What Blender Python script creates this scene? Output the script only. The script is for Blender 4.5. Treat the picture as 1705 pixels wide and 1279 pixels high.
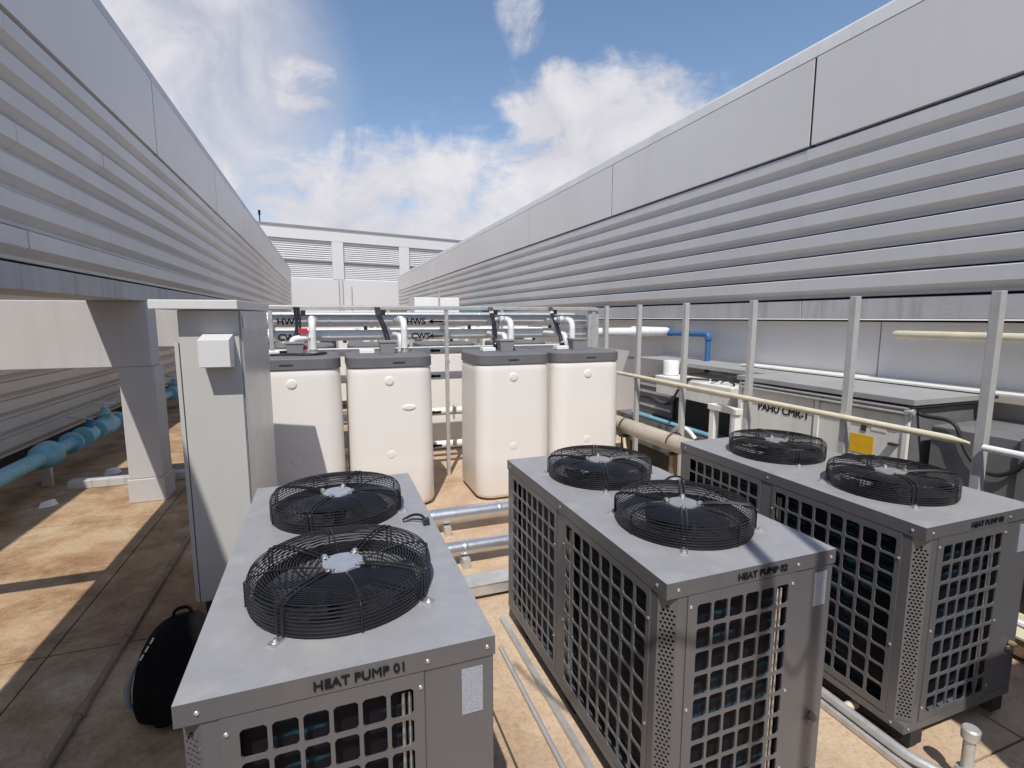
import bpy, bmesh, math, random
from mathutils import Vector, Matrix
random.seed(7)
sc = bpy.context.scene
for o in list(bpy.data.objects): bpy.data.objects.remove(o)
R = math.radians
# ------------------------------------------------------------------ camera
CAM_H, YAW, PITCH, FPX = 2.0, R(20.0), R(7.47), 850.0
cam_d = bpy.data.cameras.new('camera'); cam = bpy.data.objects.new('camera', cam_d)
sc.collection.objects.link(cam)
cam.location = (0, 0, CAM_H); cam.rotation_euler = (R(90) - PITCH, 0, -YAW)
cam_d.sensor_width = 36; cam_d.lens = FPX / 1705 * 36; cam_d.clip_start = 0.05; cam_d.clip_end = 2000
sc.camera = cam
# ------------------------------------------------------------------ world: sky with clouds
SUN = Vector((0.205, 0.505, -0.838)).normalized()      # direction the sunlight travels
ELEV = math.asin(-SUN.z); AZ = math.atan2(-SUN.x, -SUN.y)
w = bpy.data.worlds.new('World'); sc.world = w; w.use_nodes = True
nt = w.node_tree; nt.nodes.clear()
def N(t, **k):
    n = nt.nodes.new(t)
    for a, b in k.items(): setattr(n, a, b)
    return n
def Lk(a, b): nt.links.new(a, b)
def M(op, a, b=None, c=None, clamp=False):
    n = N('ShaderNodeMath', operation=op, use_clamp=clamp)
    for i, v in enumerate((a, b, c)):
        if v is None: continue
        if isinstance(v, (int, float)): n.inputs[i].default_value = v
        else: Lk(v, n.inputs[i])
    return n.outputs[0]
out = N('ShaderNodeOutputWorld'); bg = N('ShaderNodeBackground'); Lk(bg.outputs[0], out.inputs[0])
sky = N('ShaderNodeTexSky', sky_type='NISHITA'); sky.sun_disc = False
sky.sun_elevation = ELEV; sky.sun_rotation = AZ; sky.altitude = 0; sky.air_density = 1.0; sky.dust_density = 0.4; sky.ozone_density = 1.5
SKY_STRENGTH = 0.15
bg.inputs['Strength'].default_value = SKY_STRENGTH
tc = N('ShaderNodeTexCoord'); sep = N('ShaderNodeSeparateXYZ'); Lk(tc.outputs['Generated'], sep.inputs[0])
zz = M('MAXIMUM', sep.outputs[2], 0.0)
den = M('ADD', zz, 0.16)
cmb = N('ShaderNodeCombineXYZ')
Lk(M('DIVIDE', sep.outputs[0], den), cmb.inputs[0]); Lk(M('DIVIDE', sep.outputs[1], den), cmb.inputs[1]); cmb.inputs[2].default_value = 3.1
def noise(vec, scale, detail=8, rough=0.55, dist=0.0, off=(0, 0, 0)):
    mp = N('ShaderNodeMapping'); Lk(vec, mp.inputs[0]); mp.inputs['Location'].default_value = off
    n = N('ShaderNodeTexNoise'); Lk(mp.outputs[0], n.inputs['Vector'])
    n.inputs['Scale'].default_value = scale; n.inputs['Detail'].default_value = detail
    n.inputs['Roughness'].default_value = rough; n.inputs['Distortion'].default_value = dist
    return n.outputs[0]
n_big = noise(cmb.outputs[0], 0.75, 3, 0.5, 0.2, (3.0, 1.0, 0))
n_fine = noise(tc.outputs['Generated'], 8.0, 9, 0.6, 0.5, (0.3, 0.9, 0.4))
n_str = noise(cmb.outputs[0], 3.4, 9, 0.66, 0.3, (0.4, 7.0, 0))
fwd = Vector((math.sin(YAW) * math.cos(PITCH), math.cos(YAW) * math.cos(PITCH), -math.sin(PITCH)))
rgt = Vector((math.cos(YAW), -math.sin(YAW), 0)); up = rgt.cross(fwd)
def ray(px, py): return fwd + rgt * ((px - 852.5) / FPX) - up * ((py - 639.5) / FPX)
def at_z(px, py, z): d = ray(px, py); t = (z - CAM_H) / d.z; return Vector((d.x * t, d.y * t, z))
def at_x(px, py, x): d = ray(px, py); t = x / d.x; return Vector((x, d.y * t, CAM_H + d.z * t))
def at_y(px, py, y): d = ray(px, py); t = y / d.y; return Vector((d.x * t, y, CAM_H + d.z * t))
def blob(px, py, deg, gain):                                    # a cloud bank in one direction of the sky
    d = ray(px, py).normalized()
    dt = N('ShaderNodeVectorMath', operation='DOT_PRODUCT'); Lk(tc.outputs['Generated'], dt.inputs[0]); dt.inputs[1].default_value = d
    mr = N('ShaderNodeMapRange', interpolation_type='SMOOTHSTEP'); Lk(dt.outputs['Value'], mr.inputs[0])
    mr.inputs[1].default_value = math.cos(R(deg)); mr.inputs[2].default_value = math.cos(R(deg * 0.25)); mr.inputs[3].default_value = 0; mr.inputs[4].default_value = gain
    return mr.outputs[0]
el = N('ShaderNodeMapRange', interpolation_type='SMOOTHSTEP'); Lk(zz, el.inputs[0])
el.inputs[1].default_value = 0.14; el.inputs[2].default_value = 0.46; el.inputs[3].default_value = 0.36; el.inputs[4].default_value = -0.13
dens = M('ADD', M('MULTIPLY', n_big, 0.32), M('ADD', M('MULTIPLY', n_fine, 0.58), M('MULTIPLY', n_str, 0.60)))
dens = M('ADD', dens, M('SUBTRACT', el.outputs[0], 0.40))
for b in ((1040, 240, 12, 0.34), (885, 150, 5, 0.26), (290, 80, 12, 0.12), (862, 25, 4.0, 0.34), (505, 130, 4.5, 0.30), (640, 320, 13, 0.08)):
    dens = M('ADD', dens, blob(*b))
mk = N('ShaderNodeMapRange', interpolation_type='SMOOTHSTEP'); Lk(dens, mk.inputs[0])
mk.inputs[1].default_value = 0.42; mk.inputs[2].default_value = 0.70; mk.inputs[3].default_value = 0.0; mk.inputs[4].default_value = 0.96
shd = N('ShaderNodeMapRange'); Lk(n_fine, shd.inputs[0]); shd.inputs[1].default_value = 0.3; shd.inputs[2].default_value = 0.7
cc = N('ShaderNodeMix', data_type='RGBA'); Lk(shd.outputs[0], cc.inputs[0])
cc.inputs[6].default_value = (4.0, 3.95, 4.35, 1); cc.inputs[7].default_value = (5.5, 5.4, 5.6, 1)
mx = N('ShaderNodeMix', data_type='RGBA'); Lk(M('MAXIMUM', mk.outputs[0], M('MULTIPLY', blob(250, 130, 18, 1.0), M('MULTIPLY_ADD', n_fine, 0.9, 0.42), clamp=True)), mx.inputs[0]); Lk(sky.outputs[0], mx.inputs[6]); Lk(cc.outputs[2], mx.inputs[7])
Lk(mx.outputs[2], bg.inputs['Color'])
# ------------------------------------------------------------------ sun, view
sd = bpy.data.lights.new('sun', 'SUN'); sd.energy = 4.2; sd.angle = R(0.5); sd.color = (1.0, 0.955, 0.88)
sun = bpy.data.objects.new('sun', sd); sc.collection.objects.link(sun)
sun.rotation_euler = SUN.to_track_quat('-Z', 'Y').to_euler(); sun.location = (-3, -6, 12)
vs = sc.view_settings; vs.view_transform = 'Standard'; vs.look = 'None'; vs.exposure = 0.0; vs.gamma = 1.0; vs.use_curve_mapping = False
sc.cycles.max_bounces = 6

# ------------------------------------------------------------------ materials
MATS = {}
def mat(name, col, rough=0.5, metal=0.0, var=0.08, scale=3.0, bump=0.0, bscale=60.0, streak=0.0, dirt=None, dirt_amt=0.0, spec=0.5, coord='Object', fade=None):
    m = bpy.data.materials.new(name); m.use_nodes = True; t = m.node_tree; b = t.nodes['Principled BSDF']
    b.inputs['Roughness'].default_value = rough; b.inputs['Metallic'].default_value = metal; b.inputs['Specular IOR Level'].default_value = spec
    tcn = t.nodes.new('ShaderNodeTexCoord'); geo = t.nodes.new('ShaderNodeNewGeometry')
    src = tcn.outputs['Object'] if coord == 'Object' else geo.outputs['Position']
    n1 = t.nodes.new('ShaderNodeTexNoise'); n1.inputs['Scale'].default_value = scale; n1.inputs['Detail'].default_value = 6; n1.inputs['Roughness'].default_value = 0.6
    t.links.new(src, n1.inputs['Vector'])
    mr = t.nodes.new('ShaderNodeMapRange'); mr.inputs[1].default_value = 0.3; mr.inputs[2].default_value = 0.7
    mr.inputs[3].default_value = 1 - var; mr.inputs[4].default_value = 1 + var
    t.links.new(n1.outputs[0], mr.inputs[0])
    mul = t.nodes.new('ShaderNodeMix'); mul.data_type = 'RGBA'; mul.blend_type = 'MULTIPLY'; mul.inputs[0].default_value = 1
    mul.inputs[6].default_value = (*col, 1); t.links.new(mr.outputs[0], mul.inputs[7])
    cur = mul.outputs[2]
    if dirt is not None:
        mp = t.nodes.new('ShaderNodeMapping'); t.links.new(src, mp.inputs[0]); mp.inputs['Scale'].default_value = (6, 6, 0.5) if streak else (1, 1, 1)
        n2 = t.nodes.new('ShaderNodeTexNoise'); n2.inputs['Scale'].default_value = scale * (1.0 if streak else 1.7); n2.inputs['Detail'].default_value = 8; n2.inputs['Roughness'].default_value = 0.68
        t.links.new(mp.outputs[0], n2.inputs['Vector'])
        m2 = t.nodes.new('ShaderNodeMapRange'); m2.inputs[1].default_value = 0.5; m2.inputs[2].default_value = 0.75; m2.inputs[3].default_value = 0; m2.inputs[4].default_value = dirt_amt
        t.links.new(n2.outputs[0], m2.inputs[0])
        mm = t.nodes.new('ShaderNodeMix'); mm.data_type = 'RGBA'; t.links.new(m2.outputs[0], mm.inputs[0]); t.links.new(cur, mm.inputs[6]); mm.inputs[7].default_value = (*dirt, 1)
        cur = mm.outputs[2]
    t.links.new(cur, b.inputs['Base Color'])
    nr = t.nodes.new('ShaderNodeMapRange'); nr.inputs[3].default_value = max(0.03, rough - 0.08); nr.inputs[4].default_value = min(1, rough + 0.08)
    n3 = t.nodes.new('ShaderNodeTexNoise'); n3.inputs['Scale'].default_value = scale * 3; n3.inputs['Detail'].default_value = 4; t.links.new(src, n3.inputs['Vector'])
    t.links.new(n3.outputs[0], nr.inputs[0]); t.links.new(nr.outputs[0], b.inputs['Roughness'])
    if bump:
        nb = t.nodes.new('ShaderNodeTexNoise'); nb.inputs['Scale'].default_value = bscale; nb.inputs['Detail'].default_value = 4; t.links.new(src, nb.inputs['Vector'])
        bp = t.nodes.new('ShaderNodeBump'); bp.inputs['Strength'].default_value = bump; bp.inputs['Distance'].default_value = 0.02
        t.links.new(nb.outputs[0], bp.inputs['Height']); t.links.new(bp.outputs[0], b.inputs['Normal'])
    MATS[name] = m; return m
mat('clad', (0.615, 0.60, 0.592), 0.42, 0, 0.06, 0.8, 0.03, 4, streak=1, dirt=(0.54, 0.51, 0.48), dirt_amt=0.4)
mat('fascia', (0.72, 0.69, 0.66), 0.40, 0, 0.05, 0.4, 0.01, 3, streak=1, dirt=(0.62, 0.585, 0.55), dirt_amt=0.3)
mat('coping', (0.60, 0.59, 0.58), 0.5, 0, 0.06, 1.5, 0.03, 20, dirt=(0.42, 0.40, 0.38), dirt_amt=0.5)
mat('beam', (0.50, 0.49, 0.48), 0.7, 0, 0.08, 1.2, 0.08, 40, streak=1, dirt=(0.25, 0.235, 0.22), dirt_amt=0.7)
mat('column', (0.50, 0.49, 0.485), 0.65, 0, 0.05, 1.5, 0.06, 50, streak=1, dirt=(0.38, 0.36, 0.35), dirt_amt=0.4)
mat('gap', (0.02, 0.02, 0.022), 0.9)
mat('cabinet', (0.50, 0.50, 0.49), 0.38, 0, 0.03, 2, 0.01, 6, streak=1, dirt=(0.42, 0.41, 0.39), dirt_amt=0.3)
mat('cabinet_cap', (0.66, 0.66, 0.66), 0.4, 0, 0.03, 2)
mat('steel_door', (0.52, 0.53, 0.54), 0.34, 0.55, 0.05, 3, 0.02, 8, streak=1, dirt=(0.4, 0.4, 0.41), dirt_amt=0.4)
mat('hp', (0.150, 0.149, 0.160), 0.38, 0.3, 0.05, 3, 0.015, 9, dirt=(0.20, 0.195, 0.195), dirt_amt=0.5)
mat('hp_lit_dusty', (0.315, 0.312, 0.328), 0.45, 0.1, 0.07, 4.5, 0.015, 7, dirt=(0.44, 0.425, 0.41), dirt_amt=0.55)  # paler copy of hp: stronger light on the tops put into colour, plus dust
mat('black_wire', (0.016, 0.016, 0.019), 0.27, 0, 0.1)
mat('black_plastic', (0.022, 0.022, 0.025), 0.30, 0, 0.15, 8)
mat('fabric', (0.006, 0.006, 0.007), 0.8, 0, 0.3, 30, 0.3, 220, spec=0.15)
mat('rubber', (0.02, 0.02, 0.022), 0.6, 0, 0.1)
mat('alu', (0.72, 0.71, 0.70), 0.34, 0.85, 0.08, 20)
mat('jacket', (0.80, 0.795, 0.785), 0.40, 0.08, 0.06, 9, 0.2, 14, dirt=(0.6, 0.58, 0.55), dirt_amt=0.4)
mat('metal_jacket', (0.60, 0.605, 0.62), 0.30, 0.8, 0.06, 9, 0.12, 10, dirt=(0.5, 0.48, 0.46), dirt_amt=0.4)
mat('lagging', (0.42, 0.37, 0.30), 0.6, 0, 0.12, 4, 0.08, 30, dirt=(0.58, 0.53, 0.44), dirt_amt=0.5)
mat('galv', (0.58, 0.58, 0.575), 0.42, 0.5, 0.12, 12, 0.03, 60, dirt=(0.40, 0.38, 0.35), dirt_amt=0.5)
mat('post', (0.52, 0.51, 0.50), 0.5, 0.25, 0.12, 5, 0.05, 50, streak=1, dirt=(0.60, 0.58, 0.54), dirt_amt=0.7)
mat('tank', (0.79, 0.755, 0.715), 0.42, 0, 0.025, 2.5, 0.012, 6)
mat('lid', (0.150, 0.147, 0.155), 0.5, 0, 0.06, 6, 0.03, 80)
mat('jbox', (0.27, 0.27, 0.28), 0.5, 0, 0.05)
mat('white', (0.80, 0.80, 0.79), 0.45, 0, 0.04, 5)
mat('offwhite', (0.76, 0.745, 0.70), 0.5, 0, 0.06, 4, dirt=(0.45, 0.41, 0.34), dirt_amt=0.45)
mat('cream_pipe', (0.66, 0.60, 0.44), 0.5, 0, 0.1, 4, dirt=(0.40, 0.33, 0.2), dirt_amt=0.5)
mat('blue', (0.20, 0.47, 0.60), 0.4, 0, 0.12, 5, 0.04, 50, dirt=(0.06, 0.12, 0.16), dirt_amt=0.5)
mat('deep_blue', (0.035, 0.14, 0.32), 0.42, 0, 0.1, 5)
mat('red', (0.55, 0.03, 0.05), 0.45)
mat('teal', (0.10, 0.22, 0.24), 0.6)
mat('yellow', (0.80, 0.47, 0.01), 0.6, 0, 0.08, 12)
mat('ink', (0.012, 0.012, 0.014), 0.7, spec=0.2)
mat('ahu', (0.76, 0.745, 0.69), 0.5, 0, 0.06, 2, 0.01, 8, streak=1, dirt=(0.45, 0.41, 0.35), dirt_amt=0.5)
mat('ahu_roof', (0.32, 0.315, 0.32), 0.55, 0, 0.12, 2, 0.03, 12, dirt=(0.45, 0.43, 0.40), dirt_amt=0.6)
mat('ahu_end', (0.17, 0.17, 0.175), 0.5, 0, 0.12, 2.5, 0.02, 10, dirt=(0.10, 0.095, 0.095), dirt_amt=0.6)
mat('dark', (0.035, 0.035, 0.037), 0.7, 0, 0.2)
mat('brown', (0.24, 0.17, 0.11), 0.7, 0, 0.2, 4, 0.1, 40)
mat('far_wall', (0.66, 0.655, 0.65), 0.6, 0, 0.03, 0.3)
mat('far_louvre', (0.70, 0.69, 0.68), 0.6, 0, 0.04, 1)
mat('glass', (0.05, 0.06, 0.065), 0.12)

def coil_mat():
    m = bpy.data.materials.new('coil'); m.use_nodes = True; t = m.node_tree; b = t.nodes['Principled BSDF']
    g = t.nodes.new('ShaderNodeTexCoord')
    wv = t.nodes.new('ShaderNodeTexWave'); wv.wave_type = 'BANDS'; wv.bands_direction = 'Z'; wv.inputs['Scale'].default_value = 7; wv.inputs['Distortion'].default_value = 2.0; wv.inputs['Detail Scale'].default_value = 3
    t.links.new(g.outputs['Object'], wv.inputs['Vector'])
    cr = t.nodes.new('ShaderNodeValToRGB'); cr.color_ramp.elements[0].position = 0.62; cr.color_ramp.elements[0].color = (0.006, 0.006, 0.012, 1)
    cr.color_ramp.elements[1].position = 0.97; cr.color_ramp.elements[1].color = (0.006, 0.05, 0.085, 1)
    nn_ = t.nodes.new('ShaderNodeTexNoise'); nn_.inputs['Scale'].default_value = 4.5; nn_.inputs['Detail'].default_value = 3; t.links.new(g.outputs['Object'], nn_.inputs['Vector'])
    ml = t.nodes.new('ShaderNodeMath'); ml.operation = 'MULTIPLY'; t.links.new(wv.outputs[0], ml.inputs[0])
    m3 = t.nodes.new('ShaderNodeMapRange'); m3.inputs[1].default_value = 0.36; m3.inputs[2].default_value = 0.52; t.links.new(nn_.outputs[0], m3.inputs[0]); t.links.new(m3.outputs[0], ml.inputs[1])
    t.links.new(ml.outputs[0], cr.inputs[0]); t.links.new(cr.outputs[0], b.inputs['Base Color'])
    b.inputs['Roughness'].default_value = 0.5; b.inputs['Metallic'].default_value = 0.0; b.inputs['Specular IOR Level'].default_value = 0.2
    MATS['coil'] = m
coil_mat()
def plate_mat():
    m = bpy.data.materials.new('rating'); m.use_nodes = True; t = m.node_tree; b = t.nodes['Principled BSDF']
    g = t.nodes.new('ShaderNodeTexCoord'); mp = t.nodes.new('ShaderNodeMapping'); mp.inputs['Scale'].default_value = (140, 1, 260)
    t.links.new(g.outputs['Object'], mp.inputs[0]); n = t.nodes.new('ShaderNodeTexNoise'); n.inputs['Scale'].default_value = 1; n.inputs['Detail'].default_value = 1
    t.links.new(mp.outputs[0], n.inputs['Vector']); cr = t.nodes.new('ShaderNodeValToRGB')
    cr.color_ramp.elements[0].position = 0.42; cr.color_ramp.elements[0].color = (0.27, 0.29, 0.34, 1); cr.color_ramp.elements[1].position = 0.55; cr.color_ramp.elements[1].color = (0.36, 0.38, 0.44, 1)
    t.links.new(n.outputs[0], cr.inputs[0]); t.links.new(cr.outputs[0], b.inputs['Base Color']); b.inputs['Roughness'].default_value = 0.4
    MATS['rating'] = m
plate_mat()
def floor_mat():
    m = bpy.data.materials.new('concrete'); m.use_nodes = True; t = m.node_tree; b = t.nodes['Principled BSDF']
    g = t.nodes.new('ShaderNodeNewGeometry')
    def nz(s, d=8, r=0.6, dist=0.0):
        n = t.nodes.new('ShaderNodeTexNoise'); n.inputs['Scale'].default_value = s; n.inputs['Detail'].default_value = d; n.inputs['Roughness'].default_value = r; n.inputs['Distortion'].default_value = dist
        t.links.new(g.outputs['Position'], n.inputs['Vector']); return n.outputs[0]
    def ramp(v, stops):
        cr = t.nodes.new('ShaderNodeValToRGB'); e = cr.color_ramp.elements
        e[0].position, e[0].color = stops[0][0], (*stops[0][1], 1); e[1].position, e[1].color = stops[-1][0], (*stops[-1][1], 1)
        for p, c in stops[1:-1]: x = e.new(p); x.color = (*c, 1)
        t.links.new(v, cr.inputs[0]); return cr.outputs[0]
    def mix(f, a, c, bt='MIX'):
        n = t.nodes.new('ShaderNodeMix'); n.data_type = 'RGBA'; n.blend_type = bt
        if isinstance(f, float): n.inputs[0].default_value = f
        else: t.links.new(f, n.inputs[0])
        t.links.new(a, n.inputs[6])
        if isinstance(c, tuple): n.inputs[7].default_value = (*c, 1)
        else: t.links.new(c, n.inputs[7])
        return n.outputs[2]
    base = ramp(nz(1.1, 10, 0.68, 0.15), [(0.30, (0.27, 0.158, 0.085)), (0.42, (0.36, 0.232, 0.132)), (0.52, (0.43, 0.305, 0.186)), (0.66, (0.48, 0.372, 0.252))])
    stain = ramp(nz(1.7, 12, 0.74, 0.25), [(0.44, (1, 1, 1)), (0.56, (0.70, 0.60, 0.52)), (0.70, (0.38, 0.30, 0.26))])
    c = mix(0.92, base, stain, 'MULTIPLY')
    pale = ramp(nz(6.0, 10, 0.75, 0.1), [(0.56, (0, 0, 0)), (0.72, (0.55, 0.55, 0.55))])
    c = mix(pale, c, (0.55, 0.47, 0.35))
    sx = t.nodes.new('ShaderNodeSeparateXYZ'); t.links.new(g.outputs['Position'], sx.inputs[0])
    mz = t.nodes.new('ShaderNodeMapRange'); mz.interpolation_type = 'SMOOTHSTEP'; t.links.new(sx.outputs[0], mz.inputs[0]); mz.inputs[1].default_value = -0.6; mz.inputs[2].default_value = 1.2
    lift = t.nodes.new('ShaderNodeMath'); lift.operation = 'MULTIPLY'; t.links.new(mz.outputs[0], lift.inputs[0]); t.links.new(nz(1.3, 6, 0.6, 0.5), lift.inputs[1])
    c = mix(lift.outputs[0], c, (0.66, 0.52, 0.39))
    grain = ramp(nz(38, 10, 0.8), [(0.32, (0.60, 0.58, 0.56)), (0.48, (0.98, 0.98, 0.98)), (0.68, (1.16, 1.15, 1.14))])
    c = mix(1.0, c, grain, 'MULTIPLY')
    t.links.new(c, b.inputs['Base Color'])
    rr = t.nodes.new('ShaderNodeMapRange'); rr.inputs[3].default_value = 0.62; rr.inputs[4].default_value = 0.95; t.links.new(nz(3, 6), rr.inputs[0]); t.links.new(rr.outputs[0], b.inputs['Roughness'])
    bp = t.nodes.new('ShaderNodeBump'); bp.inputs['Strength'].default_value = 0.35; bp.inputs['Distance'].default_value = 0.01
    t.links.new(nz(45, 6, 0.65), bp.inputs['Height']); t.links.new(bp.outputs[0], b.inputs['Normal'])
    MATS['concrete'] = m
floor_mat()

# ------------------------------------------------------------------ mesh helpers
C = sc.collection
class MB:
    def __init__(s): s.v = []; s.f = []; s.sm = []
    def add(s, vs, fs, smooth=False):
        k = len(s.v); s.v += [tuple(v) for v in vs]; s.f += [tuple(i + k for i in f) for f in fs]; s.sm += [smooth] * len(fs); return s
    def box(s, x0, x1, y0, y1, z0, z1):
        return s.add([(x0,y0,z0),(x1,y0,z0),(x1,y1,z0),(x0,y1,z0),(x0,y0,z1),(x1,y0,z1),(x1,y1,z1),(x0,y1,z1)],
                     [(0,3,2,1),(4,5,6,7),(0,1,5,4),(1,2,6,5),(2,3,7,6),(3,0,4,7)])
    def tube(s, pts, r, n=10, cap=True):
        pts = [Vector(p) for p in pts]; rs = r if isinstance(r, (list, tuple)) else [r] * len(pts)
        T = []
        for i in range(len(pts)):
            a = pts[max(i - 1, 0)]; b = pts[min(i + 1, len(pts) - 1)]
            d = (b - a); T.append(d.normalized() if d.length > 1e-9 else Vector((0, 0, 1)))
        u = T[0].orthogonal().normalized(); vs = []
        for i, p in enumerate(pts):
            u = (u - T[i] * u.dot(T[i])); u = u.normalized() if u.length > 1e-6 else T[i].orthogonal().normalized()
            w_ = T[i].cross(u)
            for k in range(n):
                a = 2 * math.pi * k / n; vs.append(p + (u * math.cos(a) + w_ * math.sin(a)) * rs[i])
        fs = [(i*n+k, i*n+(k+1)%n, (i+1)*n+(k+1)%n, (i+1)*n+k) for i in range(len(pts)-1) for k in range(n)]
        s.add(vs, fs, True)
        if cap:
            m = len(pts) - 1
            s.add(vs[:n], [tuple(range(n))[::-1]]); s.add(vs[m*n:], [tuple(range(n))])
        return s
    def ring(s, c, R_, r, seg=40, n=4):
        vs = []; fs = []
        for i in range(seg):
            a = 2*math.pi*i/seg; ca, sa = math.cos(a), math.sin(a)
            for k in range(n):
                b = 2*math.pi*k/n + 0.6; q = R_ + r*math.cos(b); vs.append((c[0]+q*ca, c[1]+q*sa, c[2]+r*math.sin(b)))
        for i in range(seg):
            j = (i+1) % seg
            for k in range(n): fs.append((i*n+k, j*n+k, j*n+(k+1)%n, i*n+(k+1)%n))
        return s.add(vs, fs, True)
    def lathe(s, c, prof, n=32, axis='z', cap=True):           # prof: (radius, height)
        vs = []; fs = []
        for r, h in prof:
            for k in range(n):
                a = 2*math.pi*k/n; x, y = r*math.cos(a), r*math.sin(a)
                vs.append({'z': (c[0]+x, c[1]+y, c[2]+h), 'y': (c[0]+x, c[1]+h, c[2]-y), 'x': (c[0]+h, c[1]+x, c[2]+y)}[axis])
        for i in range(len(prof)-1):
            for k in range(n): fs.append((i*n+k, i*n+(k+1)%n, (i+1)*n+(k+1)%n, (i+1)*n+k))
        s.add(vs, fs, True)
        if cap:
            s.add(vs[:n], [tuple(range(n))[::-1]]); s.add(vs[-n:], [tuple(range(n))])
        return s
    def rprism(s, x0, x1, y0, y1, r, levels, n=7):            # rounded rectangle, levels: (z, inset)
        vs = []; m = 4 * n
        for z, ins in levels:
            a0, a1, b0, b1 = x0+ins, x1-ins, y0+ins, y1-ins; rr = max(0.01, r - ins*0.5)
            for q, (cx, cy) in enumerate(((a1-rr,b1-rr),(a0+rr,b1-rr),(a0+rr,b0+rr),(a1-rr,b0+rr))):
                for k in range(n):
                    a = math.pi/2*(q + k/(n-1)); vs.append((cx+rr*math.cos(a), cy+rr*math.sin(a), z))
        fs = [(i*m+k, i*m+(k+1)%m, (i+1)*m+(k+1)%m, (i+1)*m+k) for i in range(len(levels)-1) for k in range(m)]
        s.add(vs, fs, True); s.add(vs[:m], [tuple(range(m))[::-1]]); s.add(vs[-m:], [tuple(range(m))]); return s
    def extrude_y(s, prof, y0, y1, close=True):               # (x,z) profile swept along Y
        n = len(prof); vs = [(x, y0, z) for x, z in prof] + [(x, y1, z) for x, z in prof]
        fs = [(k, (k+1) % n, n+(k+1) % n, n+k) for k in range(n if close else n-1)]
        s.add(vs, fs)
        if close: s.add(vs, [tuple(range(n))[::-1], tuple(range(n, 2*n))])
        return s
    def mesh(s, name, m):
        me = bpy.data.meshes.new(name); me.from_pydata(s.v, [], s.f); me.materials.append(MATS[m])
        me.polygons.foreach_set('use_smooth', s.sm); me.update()
        
        bm = bmesh.new(); bm.from_mesh(me)
        bmesh.ops.recalc_face_normals(bm, faces=bm.faces); bm.to_mesh(me); bm.free()
        if any(s.sm): me.set_sharp_from_angle(angle=R(38))
        return me
    def build(s, name, m, parent=None, loc=None, bevel=0.0):
        return obj(name, s.mesh(name, m), parent, loc, bevel)
def obj(name, me, parent=None, loc=None, bevel=0.0):
    o = bpy.data.objects.new(name, me); C.objects.link(o)
    if parent is not None: o.parent = parent
    if loc is not None: o.location = loc
    if bevel:
        b = o.modifiers.new('bevel', 'BEVEL'); b.width = bevel; b.segments = 2; b.limit_method = 'ANGLE'; b.angle_limit = R(40)
    return o
def tag(o, label, cat, group=None):
    o['label'] = label; o['category'] = cat
    if group: o['group'] = group
    return o
def thing(name, label, cat, loc=(0, 0, 0), group=None):
    o = bpy.data.objects.new(name, None); C.objects.link(o); o.location = loc; o.empty_display_size = 0.2
    return tag(o, label, cat, group)
def structure(o): o['kind'] = 'structure'; return o
def copy_tree(o, parent=None):
    c = o.copy(); C.objects.link(c); c.parent = parent
    for ch in list(o.children): copy_tree(ch, c)
    return c
def text_mesh(name, body, size, m, depth=0.0015):
    cu = bpy.data.curves.new(name, 'FONT'); cu.body = body; cu.size = size; cu.extrude = depth; cu.align_x = 'CENTER'; cu.align_y = 'CENTER'; cu.resolution_u = 3; cu.offset = 0.0
    o = bpy.data.objects.new(name, cu); C.objects.link(o)
    dg = bpy.context.evaluated_depsgraph_get(); me = bpy.data.meshes.new_from_object(o.evaluated_get(dg))
    bpy.data.objects.remove(o); me.name = name; d = size*0.022
    bm = bmesh.new()
    for k, (ox, oy) in enumerate(((0, 0), (d, 0), (-d, 0), (0, d), (0, -d))):
        n0 = len(bm.verts); bm.from_mesh(me); bm.verts.ensure_lookup_table()
        for v in bm.verts[n0:]: v.co.x += ox; v.co.y += oy; v.co.z += 0.00012*k
    bm.to_mesh(me); bm.free(); me.materials.clear(); me.materials.append(MATS[m]); return me
def bend(pts, r, n=5):                                         # round the corners of a polyline
    pts = [Vector(p) for p in pts]; o = [pts[0]]
    for a, b, c in zip(pts, pts[1:], pts[2:]):
        d1 = min(r, (a-b).length*0.48); d2 = min(r, (c-b).length*0.48); p = b+(a-b).normalized()*d1; q = b+(c-b).normalized()*d2
        for k in range(n+1):
            t = k/n; o.append(p*(1-t)**2 + b*2*t*(1-t) + q*t*t)
    o.append(pts[-1]); return o
def sag(a, b, d, n=10):
    a, b = Vector(a), Vector(b); return [a.lerp(b, k/n) + Vector((0, 0, -d*4*(k/n)*(1-k/n))) for k in range(n+1)]

# ================================================================== SETTING
floor = structure(MB().box(-14, 16, -10, 60, -0.3, -0.022).build('roof_floor', 'dark'))
XE = [-9, -6.3, -4.0, -1.635, 0.72, 3.05, 5.4, 8.6]; YE = [-3.45, -1.1, 1.23, 3.57, 5.93, 8.3, 10.7, 13.1, 15.5, 18.0, 22, 27, 33, 45]
for i in range(len(XE)-1):
    for j in range(len(YE)-1):
        g = 0.006
        MB().box(XE[i]+g, XE[i+1]-g, YE[j]+g, YE[j+1]-g, -0.021, random.uniform(-0.0012, 0.0012)).build('slab', 'concrete', floor)

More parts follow.
